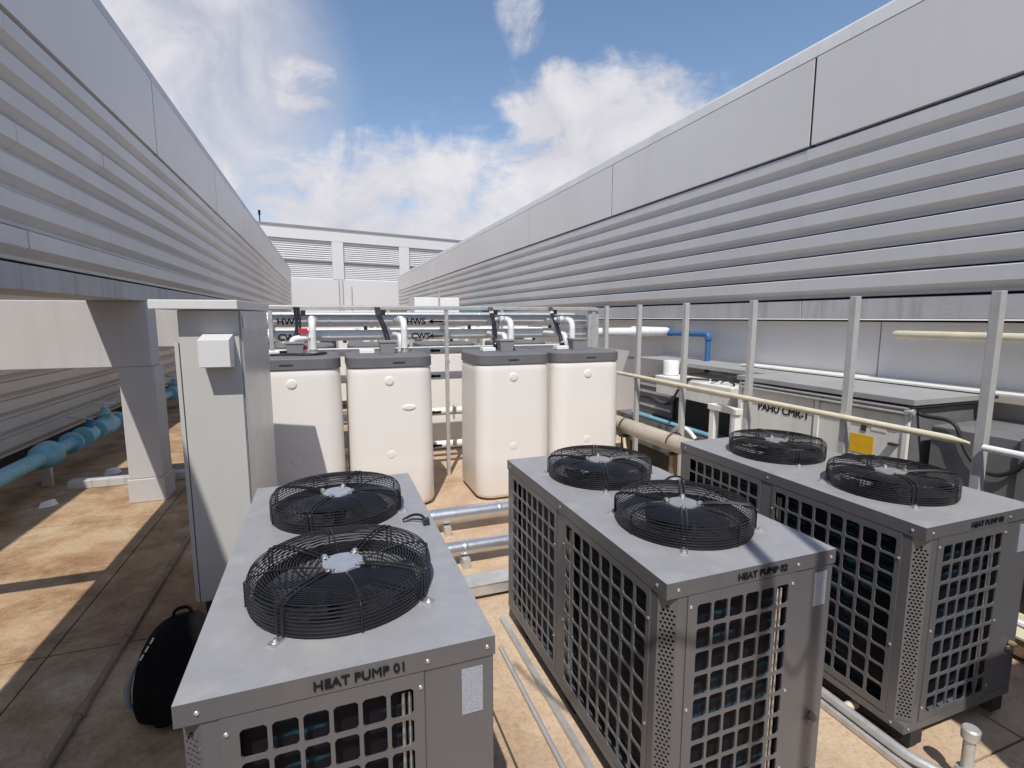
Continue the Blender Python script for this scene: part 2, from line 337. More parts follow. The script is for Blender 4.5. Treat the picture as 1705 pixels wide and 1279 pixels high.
# ------------------------------------------------------------------ screens: corrugated cladding under flat fascia panels
PER = 0.226
def screen(name, label, face, back, out, z0, z1, z2, z3, zb, y0, y1, joint0, step):
    """face: X of the seen face, out: +1/-1 direction it faces, back: X of the far face"""
    t = thing(name, label, 'wall', (face, y0, zb))
    def put(o): o.location = Vector(o.location) - Vector((face, y0, zb)); return o
    b = MB().box(min(back, face-out*0.10), max(back, face-out*0.10), y0, y1, zb, z2 + 0.08); put(b.build('core', 'gap', t))
    n = int(round((z1 - z0) / PER))
    p = (z1 - z0) / n
    for k in range(n):
        ztop = z1 - k*p
        prof = [(face-out*0.004, ztop-0.014), (face, ztop-0.018), (face, ztop-0.58*p), (face-out*0.064, ztop-0.84*p), (face-out*0.070, ztop-p+0.011), (face-out*0.098, ztop-p+0.011), (face-out*0.098, ztop-0.004), (face-out*0.062, ztop-0.003)]
        ya = y0; ln = 5.6 + (k % 3)*0.35
        while ya < y1 - 0.2:
            yb = min(ya + ln, y1) if y1 - ya - ln > 1.0 else y1
            j_ = random.uniform(-0.0035, 0.0035)
            put(MB().extrude_y([(x_ + (j_ if i_ < 3 else 0), z_) for i_, (x_, z_) in enumerate(prof)], ya, yb - 0.003).build('cladding_strip', 'clad', t)); ya = yb
    ys = [y0]; y = joint0
    while y < y1 - 0.5:
        if y > y0 + 0.5: ys.append(y)
        y += step
    ys.append(y1)
    for a, c in zip(ys, ys[1:]):
        put(MB().box(min(face+out*0.012, face-out*0.06), max(face+out*0.012, face-out*0.06), a+0.013, c-0.013, z1+0.014, z2).build('fascia_panel', 'fascia', t, None, 0.002))
        if c < y1: put(MB().box(min(face+out*0.006, face-out*0.06), max(face+out*0.006, face-out*0.06), c-0.0125, c+0.0125, z1+0.016, z2-0.002).build('joint_gasket', 'gap', t))
        x_a, x_b = face+out*0.004, back
        prof = [(x_a, z2+0.016), (x_a-out*0.03, z3-0.03), (x_a-out*0.055, z3), (x_b, z3+0.0), (x_b, z2+0.016)]
        put(MB().extrude_y(prof, a+0.005, c-0.005).build('coping', 'coping', t))
        put(MB().box(min(face-out*0.03, back), max(face-out*0.03, back), a+0.004, c-0.004, zb-0.002, z0-0.012).build('lower_beam', 'beam', t, None, 0.006))
    if True:
        put(MB().box(min(back, back-out*0.02), max(back, back-out*0.02), y0, y1, z0, z2).build('rear_panel', 'fascia', t))
    return t
screen('cladding_screen', 'long grey corrugated screen wall with flat fascia, on the left above the blue pipes', -1.75, -2.27, 1, 2.345, 3.85, 4.67, 4.86, 2.17, -7, 33, 7.25, 3.55)
screen('cladding_screen', 'long pale grey corrugated screen wall on the right above the posts and air handling unit', 4.8, 5.40, -1, 2.185, 3.74, 4.60, 4.78, 1.985, -7, 36, 4.16, 3.92)
# recessed wall below the right screen
t = thing('panel_wall', 'flat grey panelled wall recessed under the right corrugated screen', 'wall', (4.97, 0, 0))
ys = [-7.97, -5.13, -2.29, 0.55, 3.39, 6.23, 9.07, 11.9, 14.7, 17.5, 20.4, 23.2, 26, 29, 32, 35.5]
for a, c in zip(ys, ys[1:]): MB().box(0, 0.05, a+0.006, c-0.006, 0, 1.955).build('wall_panel', 'fascia', t, None, 0.003)
MB().box(0.055, 0.3, ys[0], ys[-1], 0, 1.97).build('backing', 'gap', t)
# left building behind the blue pipes
t = thing('corrugated_building', 'dark grey corrugated building wall behind the blue water pipes', 'building', (-3.8, 0, 0))
for k in range(17):
    zt = 4.2 - k*0.232
    prof = [(0, zt-0.006), (0, zt-0.13), (-0.05, zt-0.20), (-0.05, zt-0.231), (-0.1, zt-0.231), (-0.1, zt-0.004)]
    MB().extrude_y(prof, -7, 34).build('cladding_strip', 'clad', t)
MB().box(-5, -0.102, -7, 34, 0.28, 4.2).build('core', 'beam', t)
MB().box(-5, -0.3, -7, 34, 0.0, 0.278).build('base_wall', 'dark', t)
MB().box(-5, 0.05, -7.02, 34.02, 4.202, 4.26).build('roof', 'coping', t)
# portal frames carrying the left screen
def portal(y, label):
    t = thing('portal_frame', label, 'frame', (-1.9, y, 0), 'frames carrying the left screen')
    MB().box(-0.155, 0.165, 0, 0.34, 0.265, 1.478).build('column', 'column', t, None, 0.008)
    MB().box(-0.17, 0.18, -0.012, 0.352, 0, 0.263).build('column_base', 'column', t, None, 0.01)
    MB().box(-1.89, 0.148, 0.0, 0.30, 1.48, 2.166).build('cross_beam', 'column', t, None, 0.008)
portal(6.40, 'grey boxed column with deep cross beam, nearest one beside the electrical cabinet')
portal(10.6, 'second grey column and cross beam behind the nearest column')
portal(14.8, 'third grey column and cross beam, farthest along the left screen')
t = thing('shade_brace', 'unseen slim grey brace added under the left screen to cast a band of shade', 'brace', (-2.8, 3.40, 2.0))  # bar added out of view to throw the shadow band on the left floor
MB().box(-1.0, 0.9, -0.06, 0.06, 0, 0.10).build('bar', 'column', t, None, 0.005); MB().box(0.78, 0.9, -0.1, 0.1, 0.101, 0.168).build('bracket', 'galv', t)
# block added out of view behind the viewpoint to shade the lower right floor
t = thing('shade_block', 'unseen grey rendered block added behind the viewpoint for its shade', 'building', (4.3, -1.9, 0))
MB().box(-2.1, 2.6, -1.6, 1.62, 0, 2.9).build('wall', 'column', t); MB().box(-2.15, 2.65, -1.65, 1.67, 2.902, 3.0).build('roof', 'coping', t)
t = thing('shadow_poles', 'two unseen thin galvanised poles with slack cables, added behind the viewpoint to cast shadows', 'mast', (0.76, -0.46, 0))  # poles and cables added out of view to throw shadows on the middle heat pump
for dx, dy in ((0, 0), (0.25, -0.06)):
    MB().tube([(dx, dy, 0), (dx, dy, 4.6)], 0.030, 8).build('pole', 'galv', t)
MB().tube(sag((0, 0, 4.2), (0.25, -0.06, 3.9), 0.35), 0.010, 6).tube(sag((-0.9, 0.35, 4.45), (0, 0, 3.9), 0.45), 0.012, 6).build('cable', 'black_wire', t)
MB().box(-0.12, 0.44, -0.22, 0.12, 0, 0.03).build('base_plate', 'galv', t)

# ------------------------------------------------------------------ far building with louvred storeys
def far_building():
    a = R(14); p0 = at_y(425, 371, 36)
    t = thing('louvred_building', 'pale building with louvred upper storey closing the far end', 'building', (p0.x, p0.y, 0))
    t.rotation_euler = (0, 0, a)
    ztop = p0.z; z1, z2, z3 = 7.02, 5.70, 4.52
    MB().box(-8, 22, 0.35, 8, 0, ztop-0.25).build('core', 'far_wall', t)
    MB().box(-8, 22, 0.0, 0.34, 0, z3).build('lower_wall', 'far_wall', t)
    MB().box(-8, 22, -0.03, 0.34, z1, ztop).build('top_band', 'far_wall', t)
    MB().box(-8.05, 22.05, -0.10, 8.05, ztop+0.002, ztop+0.10).build('coping', 'jbox', t)
    x = -7.6; first = True
    edges = [-7.6, -2.2, 4.55, 9.3, 14.0, 18.7]
    for k, xe in enumerate(edges):
        MB().box(xe, xe+0.75, -0.02, 0.34, z3+0.002, z1-0.002).build('pier', 'far_wall', t)
    for k in range(len(edges)-1):
        xa, xb = edges[k]+0.76, edges[k+1]-0.01
        for za, zb in ((z3+0.02, z2-0.06), (z2+0.06, z1-0.02)):
            m = MB(); n = 9
            for q in range(n):
                z = za + (q+0.5)*(zb-za)/n
                m.add([(xa,0.10,z-0.075),(xb,0.10,z-0.075),(xb,0.20,z+0.045),(xa,0.20,z+0.045),(xa,0.10,z-0.03),(xb,0.10,z-0.03),(xb,0.20,z+0.085),(xa,0.20,z+0.085)],
                      [(0,3,2,1),(4,5,6,7),(0,1,5,4),(1,2,6,5),(2,3,7,6),(3,0,4,7)])
            m.build('louvre', 'far_louvre', t)
        MB().box(xa, xb, 0.0, 0.3, z2-0.055, z2+0.055).build('transom', 'jbox', t)
    for dx, h in ((4.9, 4.45), (5.15, 4.45), (5.75, 4.1)):
        MB().tube([(dx, -0.06, 0), (dx, -0.06, h)], 0.03, 8).build('downpipe', 'galv', t)
    MB().tube([(0.35, 0.6, ztop+0.1), (0.35, 0.6, ztop+0.75)], 0.035, 6).tube([(0.35, 0.6, ztop+0.6), (0.35, 0.6, ztop+0.9)], 0.07, 6).build('mast', 'ink', t)
far_building()

# ================================================================== HEAT PUMPS
HW, HL, ZB, ZT = 0.785, 1.62, 0.107, 1.10
def grille(w, h, nx, nz, mL, mR, mB, mT, fx, fz, t=0.004, cham=0.12, stagger=False):
    m = MB(); pw, ph = (w-mL-mR)/nx, (h-mB-mT)/nz
    for j in range(nz):
        sh = pw*0.5 if (stagger and j % 2) else 0
        cols = nx - (1 if sh else 0)
        for i in range(cols):
            x0, z0 = mL+sh+i*pw, mB+j*ph; x1, z1 = x0+pw, z0+ph
            ox, oz = pw*(1-fx)/2, ph*(1-fz)/2; a0, a1, b0, b1 = x0+ox, x1-ox, z0+oz, z1-oz; c = cham*min(a1-a0, b1-b0)
            inn = [(a0+c,b0),(a1-c,b0),(a1,b0+c),(a1,b1-c),(a1-c,b1),(a0+c,b1),(a0,b1-c),(a0,b0+c)]
            v = [(x0,0,z0),(x1,0,z0),(x1,0,z1),(x0,0,z1)] + [(x,0,z) for x, z in inn] + [(x,t,z) for x, z in inn]
            f = [(0,1,5,4),(1,6,5),(1,2,7,6),(2,8,7),(2,3,9,8),(3,10,9),(3,0,11,10),(0,4,11)] + [(4+k, 4+(k+1)%8, 12+(k+1)%8, 12+k) for k in range(8)]
            m.add(v, f)
        if sh:
            for xa in (mL, mL+pw*(nx-0.5)): m.add([(xa,0,mB+j*ph),(xa+pw*0.5,0,mB+j*ph),(xa+pw*0.5,0,mB+(j+1)*ph),(xa,0,mB+(j+1)*ph)], [(0,1,2,3)])
    X0, X1, Z0, Z1 = mL, w-mR, mB, h-mT
    fr = [(0,0,0),(w,0,0),(w,0,h),(0,0,h),(X0,0,Z0),(X1,0,Z0),(X1,0,Z1),(X0,0,Z1)]
    m.add(fr, [(0,1,5,4),(1,2,6,5),(2,3,7,6),(3,0,4,7)])
    bk = [(0,t,0),(w,t,0),(w,t,h),(0,t,h)]
    m.add(fr[:4]+bk, [(0,1,5,4),(1,2,6,5),(2,3,7,6),(3,0,4,7)])
    return m
def make_heat_pump(label):
    t = thing('heat_pump', label, 'heat pump', (0, 0, 0), 'grey heat pump units on the roof')
    FC = [(0.392, 0.42), (0.392, 1.155)]; RH = 0.262; PL = 0.012
    # top panel: folded tray with two round openings
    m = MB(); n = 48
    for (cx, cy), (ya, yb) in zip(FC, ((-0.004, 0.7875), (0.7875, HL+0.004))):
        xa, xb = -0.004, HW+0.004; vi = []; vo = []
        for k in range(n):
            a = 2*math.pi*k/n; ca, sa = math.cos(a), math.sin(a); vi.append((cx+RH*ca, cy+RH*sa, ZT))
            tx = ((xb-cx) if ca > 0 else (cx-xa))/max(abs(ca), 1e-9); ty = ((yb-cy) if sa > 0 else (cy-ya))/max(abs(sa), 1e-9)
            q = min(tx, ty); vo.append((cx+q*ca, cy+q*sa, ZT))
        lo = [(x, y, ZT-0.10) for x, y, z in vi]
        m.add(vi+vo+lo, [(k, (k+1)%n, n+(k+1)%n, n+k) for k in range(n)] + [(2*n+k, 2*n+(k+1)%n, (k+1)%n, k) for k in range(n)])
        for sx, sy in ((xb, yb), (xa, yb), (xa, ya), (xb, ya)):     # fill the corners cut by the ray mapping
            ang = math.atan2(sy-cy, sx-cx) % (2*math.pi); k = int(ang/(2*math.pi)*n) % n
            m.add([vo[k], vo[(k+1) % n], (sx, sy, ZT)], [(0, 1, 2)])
    m.build('top_panel', 'hp_lit_dusty', t); m = MB()
    c = [(-0.004,-0.004),(HW+0.004,-0.004),(HW+0.004,HL+0.004),(-0.004,HL+0.004)]
    for k in range(4):
        a, b = c[k], c[(k+1)%4]
        m.add([(a[0],a[1],ZT-0.058),(b[0],b[1],ZT-0.058),(b[0],b[1],ZT),(a[0],a[1],ZT)], [(0,1,2,3)])
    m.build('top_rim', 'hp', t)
    MB().box(0.02, HW-0.02, 0.02, HL-0.02, ZT-0.105, ZT-0.10).build('fan_deck', 'black_plastic', t)
    # frame pieces
    zl, zh = ZB+0.045, ZT-0.058
    MB().box(0, HW, 0, HL, ZB, zl).build('base_tray', 'hp', t, None, 0.004)
    MB().box(0.05, 0.13, 0.0, HL, 0.035, ZB-0.002).box(HW-0.13, HW-0.05, 0.0, HL, 0.035, ZB-0.002).build('skid', 'dark', t)
    for x in (0.045, HW-0.135):
        for y in (0.1, 0.75, 1.4): MB().box(x, x+0.09, y, y+0.1, 0, 0.033).build('foot', 'rubber', t)
    MB().box(0.585, HW, 0.001, 0.05, zl+0.002, zh).build('front_side_panel', 'hp', t, None, 0.004)
    MB().box(HW-0.03, HW-0.001, 0.052, HL-0.05, zl+0.002, zh).build('right_panel', 'hp', t, None, 0.003)
    MB().box(0.03, HW-0.001, HL-0.03, HL-0.001, zl+0.002, zh).build('rear_panel', 'hp', t, None, 0.003)
    MB().box(0.001, 0.05, 0.805, 0.885, zl+0.002, zh).build('side_post', 'hp', t, None, 0.003)
    MB().box(0.001, 0.028, 1.555, HL-0.001, zl+0.002, zh).build('side_post', 'hp', t, None, 0.003)
    MB().add([(0.001,0.088,zl),(0.001,0.048,zl),(0.022,0.060,zl),(0.022,0.088,zl),(0.001,0.088,zh),(0.001,0.048,zh),(0.022,0.060,zh),(0.022,0.088,zh)], [(0,1,5,4),(1,2,6,5),(2,3,7,6),(3,0,4,7)]).build('side_post', 'hp', t)
    MB().add([(0.088,0.001,zl),(0.048,0.001,zl),(0.060,0.022,zl),(0.088,0.022,zl),(0.088,0.001,zh),(0.048,0.001,zh),(0.060,0.022,zh),(0.088,0.022,zh)], [(0,1,5,4),(1,2,6,5),(2,3,7,6),(3,0,4,7)]).build('corner_post', 'hp', t)
    # perforated chamfered corner
    cw = 0.048*math.sqrt(2); H = zh-zl
    g = grille(cw, H-0.004, 4, 52, 0.004, 0.004, 0.02, 0.05, 0.62, 0.66, 0.003, 0.28, True).build('perforated_corner', 'hp', t, (0.001, 0.0485, zl+0.002)); g.rotation_euler = (0, 0, R(-45))
    # square grilles
    fg = grille(0.495, H-0.006, 6, 9, 0.036, 0.024, 0.022, 0.035, 0.85, 0.86, 0.006).build('front_grille', 'hp', t, (0.089, -0.003, zl+0.003))
    sg = grille(0.714, H-0.006, 8, 9, 0.016, 0.016, 0.03, 0.028, 0.85, 0.88, 0.006).build('side_grille', 'hp', t, (-0.003, 0.803, zl+0.003)); sg.rotation_euler = (0, 0, R(-90))
    sr = grille(0.668, H-0.006, 8, 9, 0.03, 0.016, 0.03, 0.028, 0.85, 0.88, 0.006).build('side_grille', 'hp', t, (-0.003, 1.554, zl+0.003)); sr.rotation_euler = (0, 0, R(-90))
    # coil behind the grilles
    co = MB().box(0.042, HW-0.19, 0.042, HL-0.06, zl+0.004, ZT-0.11).build('coil', 'coil', t)
    for q in range(2):
        MB().tube([(0.530+0.018*q, 0.026, zl+0.03), (0.530+0.018*q, 0.026, ZT-0.13)], 0.0055, 8).build('header_tube', 'alu', co)
        MB().tube([(0.026, 0.765+0.018*q, zl+0.03), (0.026, 0.765+0.018*q, ZT-0.13)], 0.0055, 8).build('header_tube', 'alu', co)
    # rating plate, screws
    MB().box(0.690, 0.752, -0.0015, 0.0005, ZT-0.225, ZT-0.085).build('rating_plate', 'rating', t)
    sm = MB().lathe((0, 0, 0), [(0.0065, 0), (0.0065, -0.002), (0.004, -0.0045), (0.001, -0.005)], 10, 'y').mesh('screw', 'alu')
    for x, z, d in ((0.045, ZT-0.03, -0.004), (0.595, ZT-0.032, -0.004), (0.765, ZT-0.030, -0.004), (0.574, ZT-0.105, -0.003), (0.574, 0.55, -0.003), (0.574, 0.21, -0.003), (0.102, ZT-0.105, -0.003), (0.102, 0.6, -0.003), (0.102, 0.22, -0.003), (0.03, 0.13, 0.0)):
        obj('screw', sm, t, (x, d, z))
    for y, z, d in ((0.05, ZT-0.03, -0.004), (0.84, ZT-0.03, -0.004), (1.57, ZT-0.03, -0.004), (0.095, 0.92, -0.003), (0.095, 0.5, -0.003), (0.795, 0.9, -0.003), (0.795, 0.5, -0.003), (0.9, 0.85, -0.003), (0.9, 0.35, -0.003), (0.06, 0.13, 0.0)):
        s_ = obj('screw', sm, t, (d, y, z)); s_.rotation_euler = (0, 0, R(-90))
    MB().lathe((HW-0.06, -0.003, 0.40), [(0.014, 0), (0.014, -0.02), (0.008, -0.03)], 8, 'y').box(HW-0.09, HW-0.05, -0.014, -0.006, 0.375, 0.39).build('drain_tap', 'brown', t)
    # fans and guards
    gm = MB(); RG = 0.288; zt_ = 0.098
    for k in range(24):
        r = 0.068 + k*0.0093; f = (r-0.06)/(RG-0.06); gm.ring((0, 0, 0.083 + 0.022*math.sin(min(1, f)*math.pi*0.72)), r, 0.0018, 44, 4)
    for k in range(8): gm.ring((0, 0, 0.012 + k*0.0112), RG - 0.0025*(k > 6), 0.0027, 48, 4)
    for a in range(4):
        an = R(45 + 90*a + 8)
        for off in (-0.009, 0.009):
            def P(r, z): return (r*math.cos(an)-off*math.sin(an), r*math.sin(an)+off*math.cos(an), z)
            gm.tube([P(0.055, 0.09), P(0.12, 0.103), P(0.2, 0.110), P(0.26, 0.108), P(0.288, 0.100), P(0.295, 0.088), P(0.295, 0.012)], 0.0036, 5)
        an2 = R(90*a + 8)
        gm.tube([(r*math.cos(an2), r*math.sin(an2), z) for r, z in ((0.07, 0.084), (0.15, 0.104), (0.22, 0.110), (0.275, 0.102), (0.293, 0.09), (0.293, 0.01))], 0.0030, 5)
    gmesh = gm.mesh('fan_guard', 'black_wire')
    hm = MB(); pts = []
    for k in range(48):
        a = 2*math.pi*k/48; pts.append((0.066 + 0.016*max(0, math.cos(4*(a-R(53))))**3)); 
    hv = [(pts[k]*math.cos(2*math.pi*k/48), pts[k]*math.sin(2*math.pi*k/48)) for k in range(48)]
    hm.add([(x, y, 0.0) for x, y in hv]+[(x*0.97, y*0.97, 0.006) for x, y in hv], [tuple(range(48))[::-1], tuple(range(48, 96))]+[(k, (k+1)%48, 48+(k+1)%48, 48+k) for k in range(48)])
    hmesh = hm.mesh('hub_plate', 'alu')
    bolt = MB().lathe((0, 0, 0), [(0.013, 0), (0.013, 0.004), (0.008, 0.004), (0.008, 0.011), (0.003, 0.013)], 10).mesh('bolt', 'alu')
    foot = MB().box(-0.012, 0.034, -0.014, 0.014, 0, 0.005).lathe((0.016, 0, 0.005), [(0.011, 0), (0.011, 0.003), (0.006, 0.003), (0.006, 0.010)], 8).mesh('foot_bracket', 'alu')
    shroud = MB(); ns = 48
    vs = [(r*math.cos(2*math.pi*k/ns), r*math.sin(2*math.pi*k/ns), z) for r, z in ((0.280, 0.001), (0.272, 0.040), (0.267, 0.040), (0.262, 0.001)) for k in range(ns)]
    shroud.add(vs, [(i*ns+k, i*ns+(k+1)%ns, (i+1)*ns+(k+1)%ns, (i+1)*ns+k) for i in range(3) for k in range(ns)], True)
    shm = shroud.mesh('shroud', 'black_plastic')
    bl = MB(); nb = 6
    vsb = []
    for i in range(nb+1):
        r = 0.06 + (0.25-0.06)*i/nb; wd = 0.22 + 0.22*math.sin(math.pi*min(1, 0.25+0.7*i/nb)); tw = 0.030 - 0.010*i/nb
        for q, sgn in ((-1, -1), (1, 1)):
            a = q*wd*(1 if q < 0 else 0.9) + 0.18*i/nb
            for dz in (0.0, 0.003): vsb.append((r*math.cos(a), r*math.sin(a), sgn*tw + dz))
    fsb = []
    for i in range(nb):
        o_ = i*4; fsb += [(o_+1, o_+3, o_+7, o_+5), (o_, o_+4, o_+6, o_+2), (o_, o_+1, o_+5, o_+4), (o_+2, o_+6, o_+7, o_+3)]
    fsb += [(0, 2, 3, 1), (nb*4, nb*4+1, nb*4+3, nb*4+2)]
    bl.add(vsb, fsb, True); blm = bl.mesh('blade', 'black_plastic')
    mm = MB().lathe((0, 0, -0.06), [(0.05, 0), (0.055, 0.02), (0.055, 0.11), (0.045, 0.135)], 20).mesh('motor', 'black_plastic')
    for q, (cx, cy) in enumerate(FC):
        gd = obj('fan_guard', gmesh, t, (cx, cy, ZT)); gd.rotation_euler = (0, 0, R(0 if q == 0 else 14))
        obj('shroud', shm, gd, (0, 0, 0)); obj('hub_plate', hmesh, gd, (0, 0, 0.086))
        for a in range(4):
            an = R(53 + 90*a); obj('bolt', bolt, gd, (0.071*math.cos(an), 0.071*math.sin(an), 0.092))
            f_ = obj('foot_bracket', foot, gd, (0.298*math.cos(an), 0.298*math.sin(an), 0.0005)); f_.rotation_euler = (0, 0, an)
        fan = obj('fan_motor', mm, t, (cx, cy, ZT-0.03))
        for k in range(5):
            b_ = obj('blade', blm, fan, (0, 0, 0.02)); b_.rotation_euler = (0, 0, R(72*k + 20*q))
    cb = MB().tube(bend([(0.655, 0.90, ZT+0.012), (0.70, 0.905, ZT+0.03), (0.735, 0.88, ZT+0.034), (0.748, 0.845, ZT+0.02), (0.748, 0.845, ZT+0.005)], 0.02), 0.006, 8).tube([(0.655, 0.90, ZT+0.009), (0.70, 0.895, ZT+0.014), (0.74, 0.86, ZT+0.02)], 0.004, 6).build('cable', 'black_wire', t)
    MB().box(0.735, 0.762, 0.83, 0.858, ZT+0.001, ZT+0.028).build('gland', 'black_plastic', cb)
    return t
hp = [None]*3
hp[0] = make_heat_pump('grey heat pump with black lettering 01, nearest the electrical cabinet')
def set_text(t, s):
    me = text_mesh('lettering', s, 0.036, 'ink')
    o = obj('lettering', me, t, (0.420, -0.0062, ZT-0.0315)); o.rotation_euler = (R(90), 0, 0)
hp[1] = copy_tree(hp[0]); hp[2] = copy_tree(hp[0])
hp[1]['label'] = 'grey heat pump with partly shaded lettering 02, in the middle of the three'
hp[2]['label'] = 'grey heat pump farthest right, beside the row of posts'
for t, loc, s in zip(hp, ((-0.372, 1.290, 0), (1.056, 1.355, 0), (2.395, 1.362, 0)), ('HEAT PUMP 01', 'HEAT PUMP 02', 'HEAT PUMP 03')):
    t.location = loc; set_text(t, s)

# ================================================================== TANKS
def make_tank(label, group):
    t = thing('water_tank', label, 'tank', (0, 0, 0), group); W = 0.86
    lv = [(0.015, 0.05), (0.03, 0.02), (0.07, 0.0), (0.5, 0.0), (1.0, 0.003), (1.42, 0.008), (1.475, 0.010), (1.495, 0.018)]
    MB().rprism(0, W, 0, W, 0.17, lv, 10).build('body', 'tank', t)
    MB().rprism(0.004, W-0.004, 0.004, W-0.004, 0.17, [(1.499, 0.004), (1.501, -0.002), (1.596, -0.002), (1.606, 0.008), (1.617, 0.03), (1.6205, 0.12)], 10).build('lid', 'lid', t)
    MB().rprism(0.03, W-0.03, 0.03, W-0.03, 0.15, [(0.0, 0.02), (0.014, 0.0)], 8).build('foot', 'brown', t)
    cm = MB().lathe((0, 0, 0), [(0.048, 0.012), (0.046, 0.0), (0.040, -0.004), (0.03, -0.0055), (0.005, -0.006)], 24, 'y').mesh('cap', 'tank')
    for z in (1.36, 0.60): obj('cap', cm, t, (W/2-0.03, 0.002, z))
    return t
def lid_fittings(t, k):
    jb = MB().add([(0.36,0.30,1.62),(0.50,0.30,1.62),(0.50,0.42,1.62),(0.36,0.42,1.62),(0.345,0.285,1.73),(0.515,0.285,1.73),(0.515,0.435,1.73),(0.345,0.435,1.73)], [(0,3,2,1),(4,5,6,7),(0,1,5,4),(1,2,6,5),(2,3,7,6),(3,0,4,7)])
    jb.box(0.338, 0.522, 0.278, 0.442, 1.731, 1.752).build('junction_box', 'jbox', t, None, 0.003)
    MB().box(0.14, 0.29, 0.28, 0.40, 1.623, 1.665).build('thermostat_cover', 'white', t, None, 0.006)
tx = [(-0.725, 5.27), (0.185, 5.22), (1.485, 5.12), (2.395, 5.14)]
lab = ['cream hot water tank partly hidden behind the electrical cabinet', 'cream hot water tank with an oval handle dent, second from the cabinet', 'cream hot water tank with its left side showing, behind the middle heat pump', 'cream hot water tank at the right end of the front row']
T0 = make_tank(lab[0], 'front row water tanks'); tanks = [T0] + [copy_tree(T0) for _ in range(3)]
for t, l, p in zip(tanks, lab, tx):
    t['label'] = l; t.location = (p[0], p[1], 0)
back = []
for k, (x, y) in enumerate(((-0.75, 7.5), (0.30, 7.45), (1.30, 7.5), (2.50, 7.5))):
    t = copy_tree(T0); t.location = (x, y, 0); t['group'] = 'rear row water tanks'
    t['label'] = ['rear cream tank seen behind the tank next to the cabinet', 'rear cream tank between the two left front tanks', 'rear cream tank showing through the gap beside the rack post', 'rear cream tank behind the right front pair'][k]; back.append(t)
for k, t in enumerate(tanks): lid_fittings(t, k)
MB().lathe((0, 0, 0), [(0.070, 0.012), (0.068, -0.003), (0.055, -0.007), (0.035, -0.0075), (0.01, -0.008)], 24, 'y').build('handle_recess', 'tank', tanks[1], (0.59, 0.001, 1.08)).scale = (1, 1, 0.42)
for t, x in zip(tanks, (0.36, 0.50, 0.40, 0.44)):
    o = MB().box(-0.06, 0.06, 0, 0.003, -0.008, 0.008).build('nameplate', 'dark', t, (x, -0.0015, 1.545))
tk = []
# risers from tank lids to the overhead pipes
RY = 6.42
def riser(i, label, dx):
    bx, by = tx[i][0]+dx, tx[i][1]+0.42
    t = thing('riser_pipe', label, 'pipe', (bx, by, 1.62), 'lagged risers above the tanks')
    MB().tube(bend([(0, 0, 0.004), (0, 0, 0.34), (0, RY-by-0.068, 0.34)], 0.10), 0.036, 12).build('hot_pipe', 'jacket', t)
    MB().tube(bend([(-0.02, 0.14, -0.03), (-0.02, 0.14, 0.17), (-0.02, RY-by-0.066, 0.17)], 0.08), 0.032, 12).build('cold_pipe', 'jacket', t)
    MB().lathe((0, 0, 0), [(0.052, 0.002), (0.052, 0.012), (0.042, 0.014), (0.042, 0.05)], 16).build('collar', 'deep_blue' if i == 2 else 'alu', t)
    MB().lathe((0, 0.12, 0.34), [(0.044, -0.02), (0.048, -0.018), (0.048, 0.018), (0.044, 0.02)], 14, 'y').build('coupling', 'alu', t)
    MB().lathe((0, 0.3, 0.34), [(0.05, -0.05), (0.055, -0.045), (0.055, 0.045), (0.05, 0.05)], 14, 'y').build('coupling', 'alu', t)
    return t
r1 = riser(0, 'foil wrapped riser with red tags on the tank beside the cabinet', 0.60)
riser(1, 'silver riser elbow on the tank with the handle dent', 0.62)
riser(2, 'silver riser with blue collar on the tank behind the middle heat pump', 0.52)
riser(3, 'white riser elbow on the right end tank next to the strut frame', 0.40)
MB().box(-0.13, -0.045, -0.062, -0.054, 0.21, 0.265).build('valve_tag', 'red', r1); MB().box(-0.12, -0.05, -0.078, -0.072, 0.05, 0.095).build('valve_tag', 'red', r1)
MB().tube(bend([(-0.2, -0.02, 0.01), (-0.2, -0.02, 0.16), (-0.02, -0.02, 0.17), (-0.01, 0.1, 0.2)], 0.06), 0.032, 10).box(-0.17, -0.05, -0.07, 0.02, 0.003, 0.045).build('foil_branch', 'white', r1)
# pipe rack
t = thing('pipe_rack', 'galvanised strut frame carrying cables and pipes behind the tanks', 'rack', (1.4, 6.2, 0))
MB().box(-2.0, 2.10, -0.03, 0.05, 2.085, 2.125).build('top_channel', 'galv', t, None, 0.004)
MB().box(-2.0, 2.10, 0.052, 0.20, 2.128, 2.134).build('cable_tray', 'galv', t)
for x in (-1.96, 0.0, 2.03):
    MB().box(x-0.022, x+0.022, -0.02, 0.02, 0, 2.083).build('post', 'galv', t, None, 0.003)
    for z in (1.865, 1.68): MB().box(x-0.02, x+0.02, 0.022, 0.30, z-0.022, z+0.018).build('bracket', 'galv', t)
MB().box(1.96, 2.12, 0.0, 0.03, 1.55, 2.083).build('end_plate', 'galv', t, None, 0.003)
MB().tube([(-0.02, 0.3, 2.13), (-0.02, 0.3, 2.32)], 0.012, 6).build('stub', 'galv', t)
def lagged(name, label, pts, r, m, seams=1.1, cat='pipe', group=None):
    a = Vector(pts[0]); t = thing(name, label, cat, a, group)
    loc = [Vector(p)-a for p in pts]
    MB().tube(bend(loc, r*2.4) if len(loc) > 2 else loc, r, 18).build('jacket', m, t)
    k = 0
    for p, q in zip(loc, loc[1:]):
        L = (q-p).length; d = (q-p).normalized(); s = seams*0.6
        while s < L-0.1:
            c = p+d*s; MB().tube([c-d*0.018, c-d*0.015, c+d*0.015, c+d*0.018], [r*1.01, r*1.035, r*1.035, r*1.01], 18).build('seam_band', m, t); s += seams; k += 1
    return t
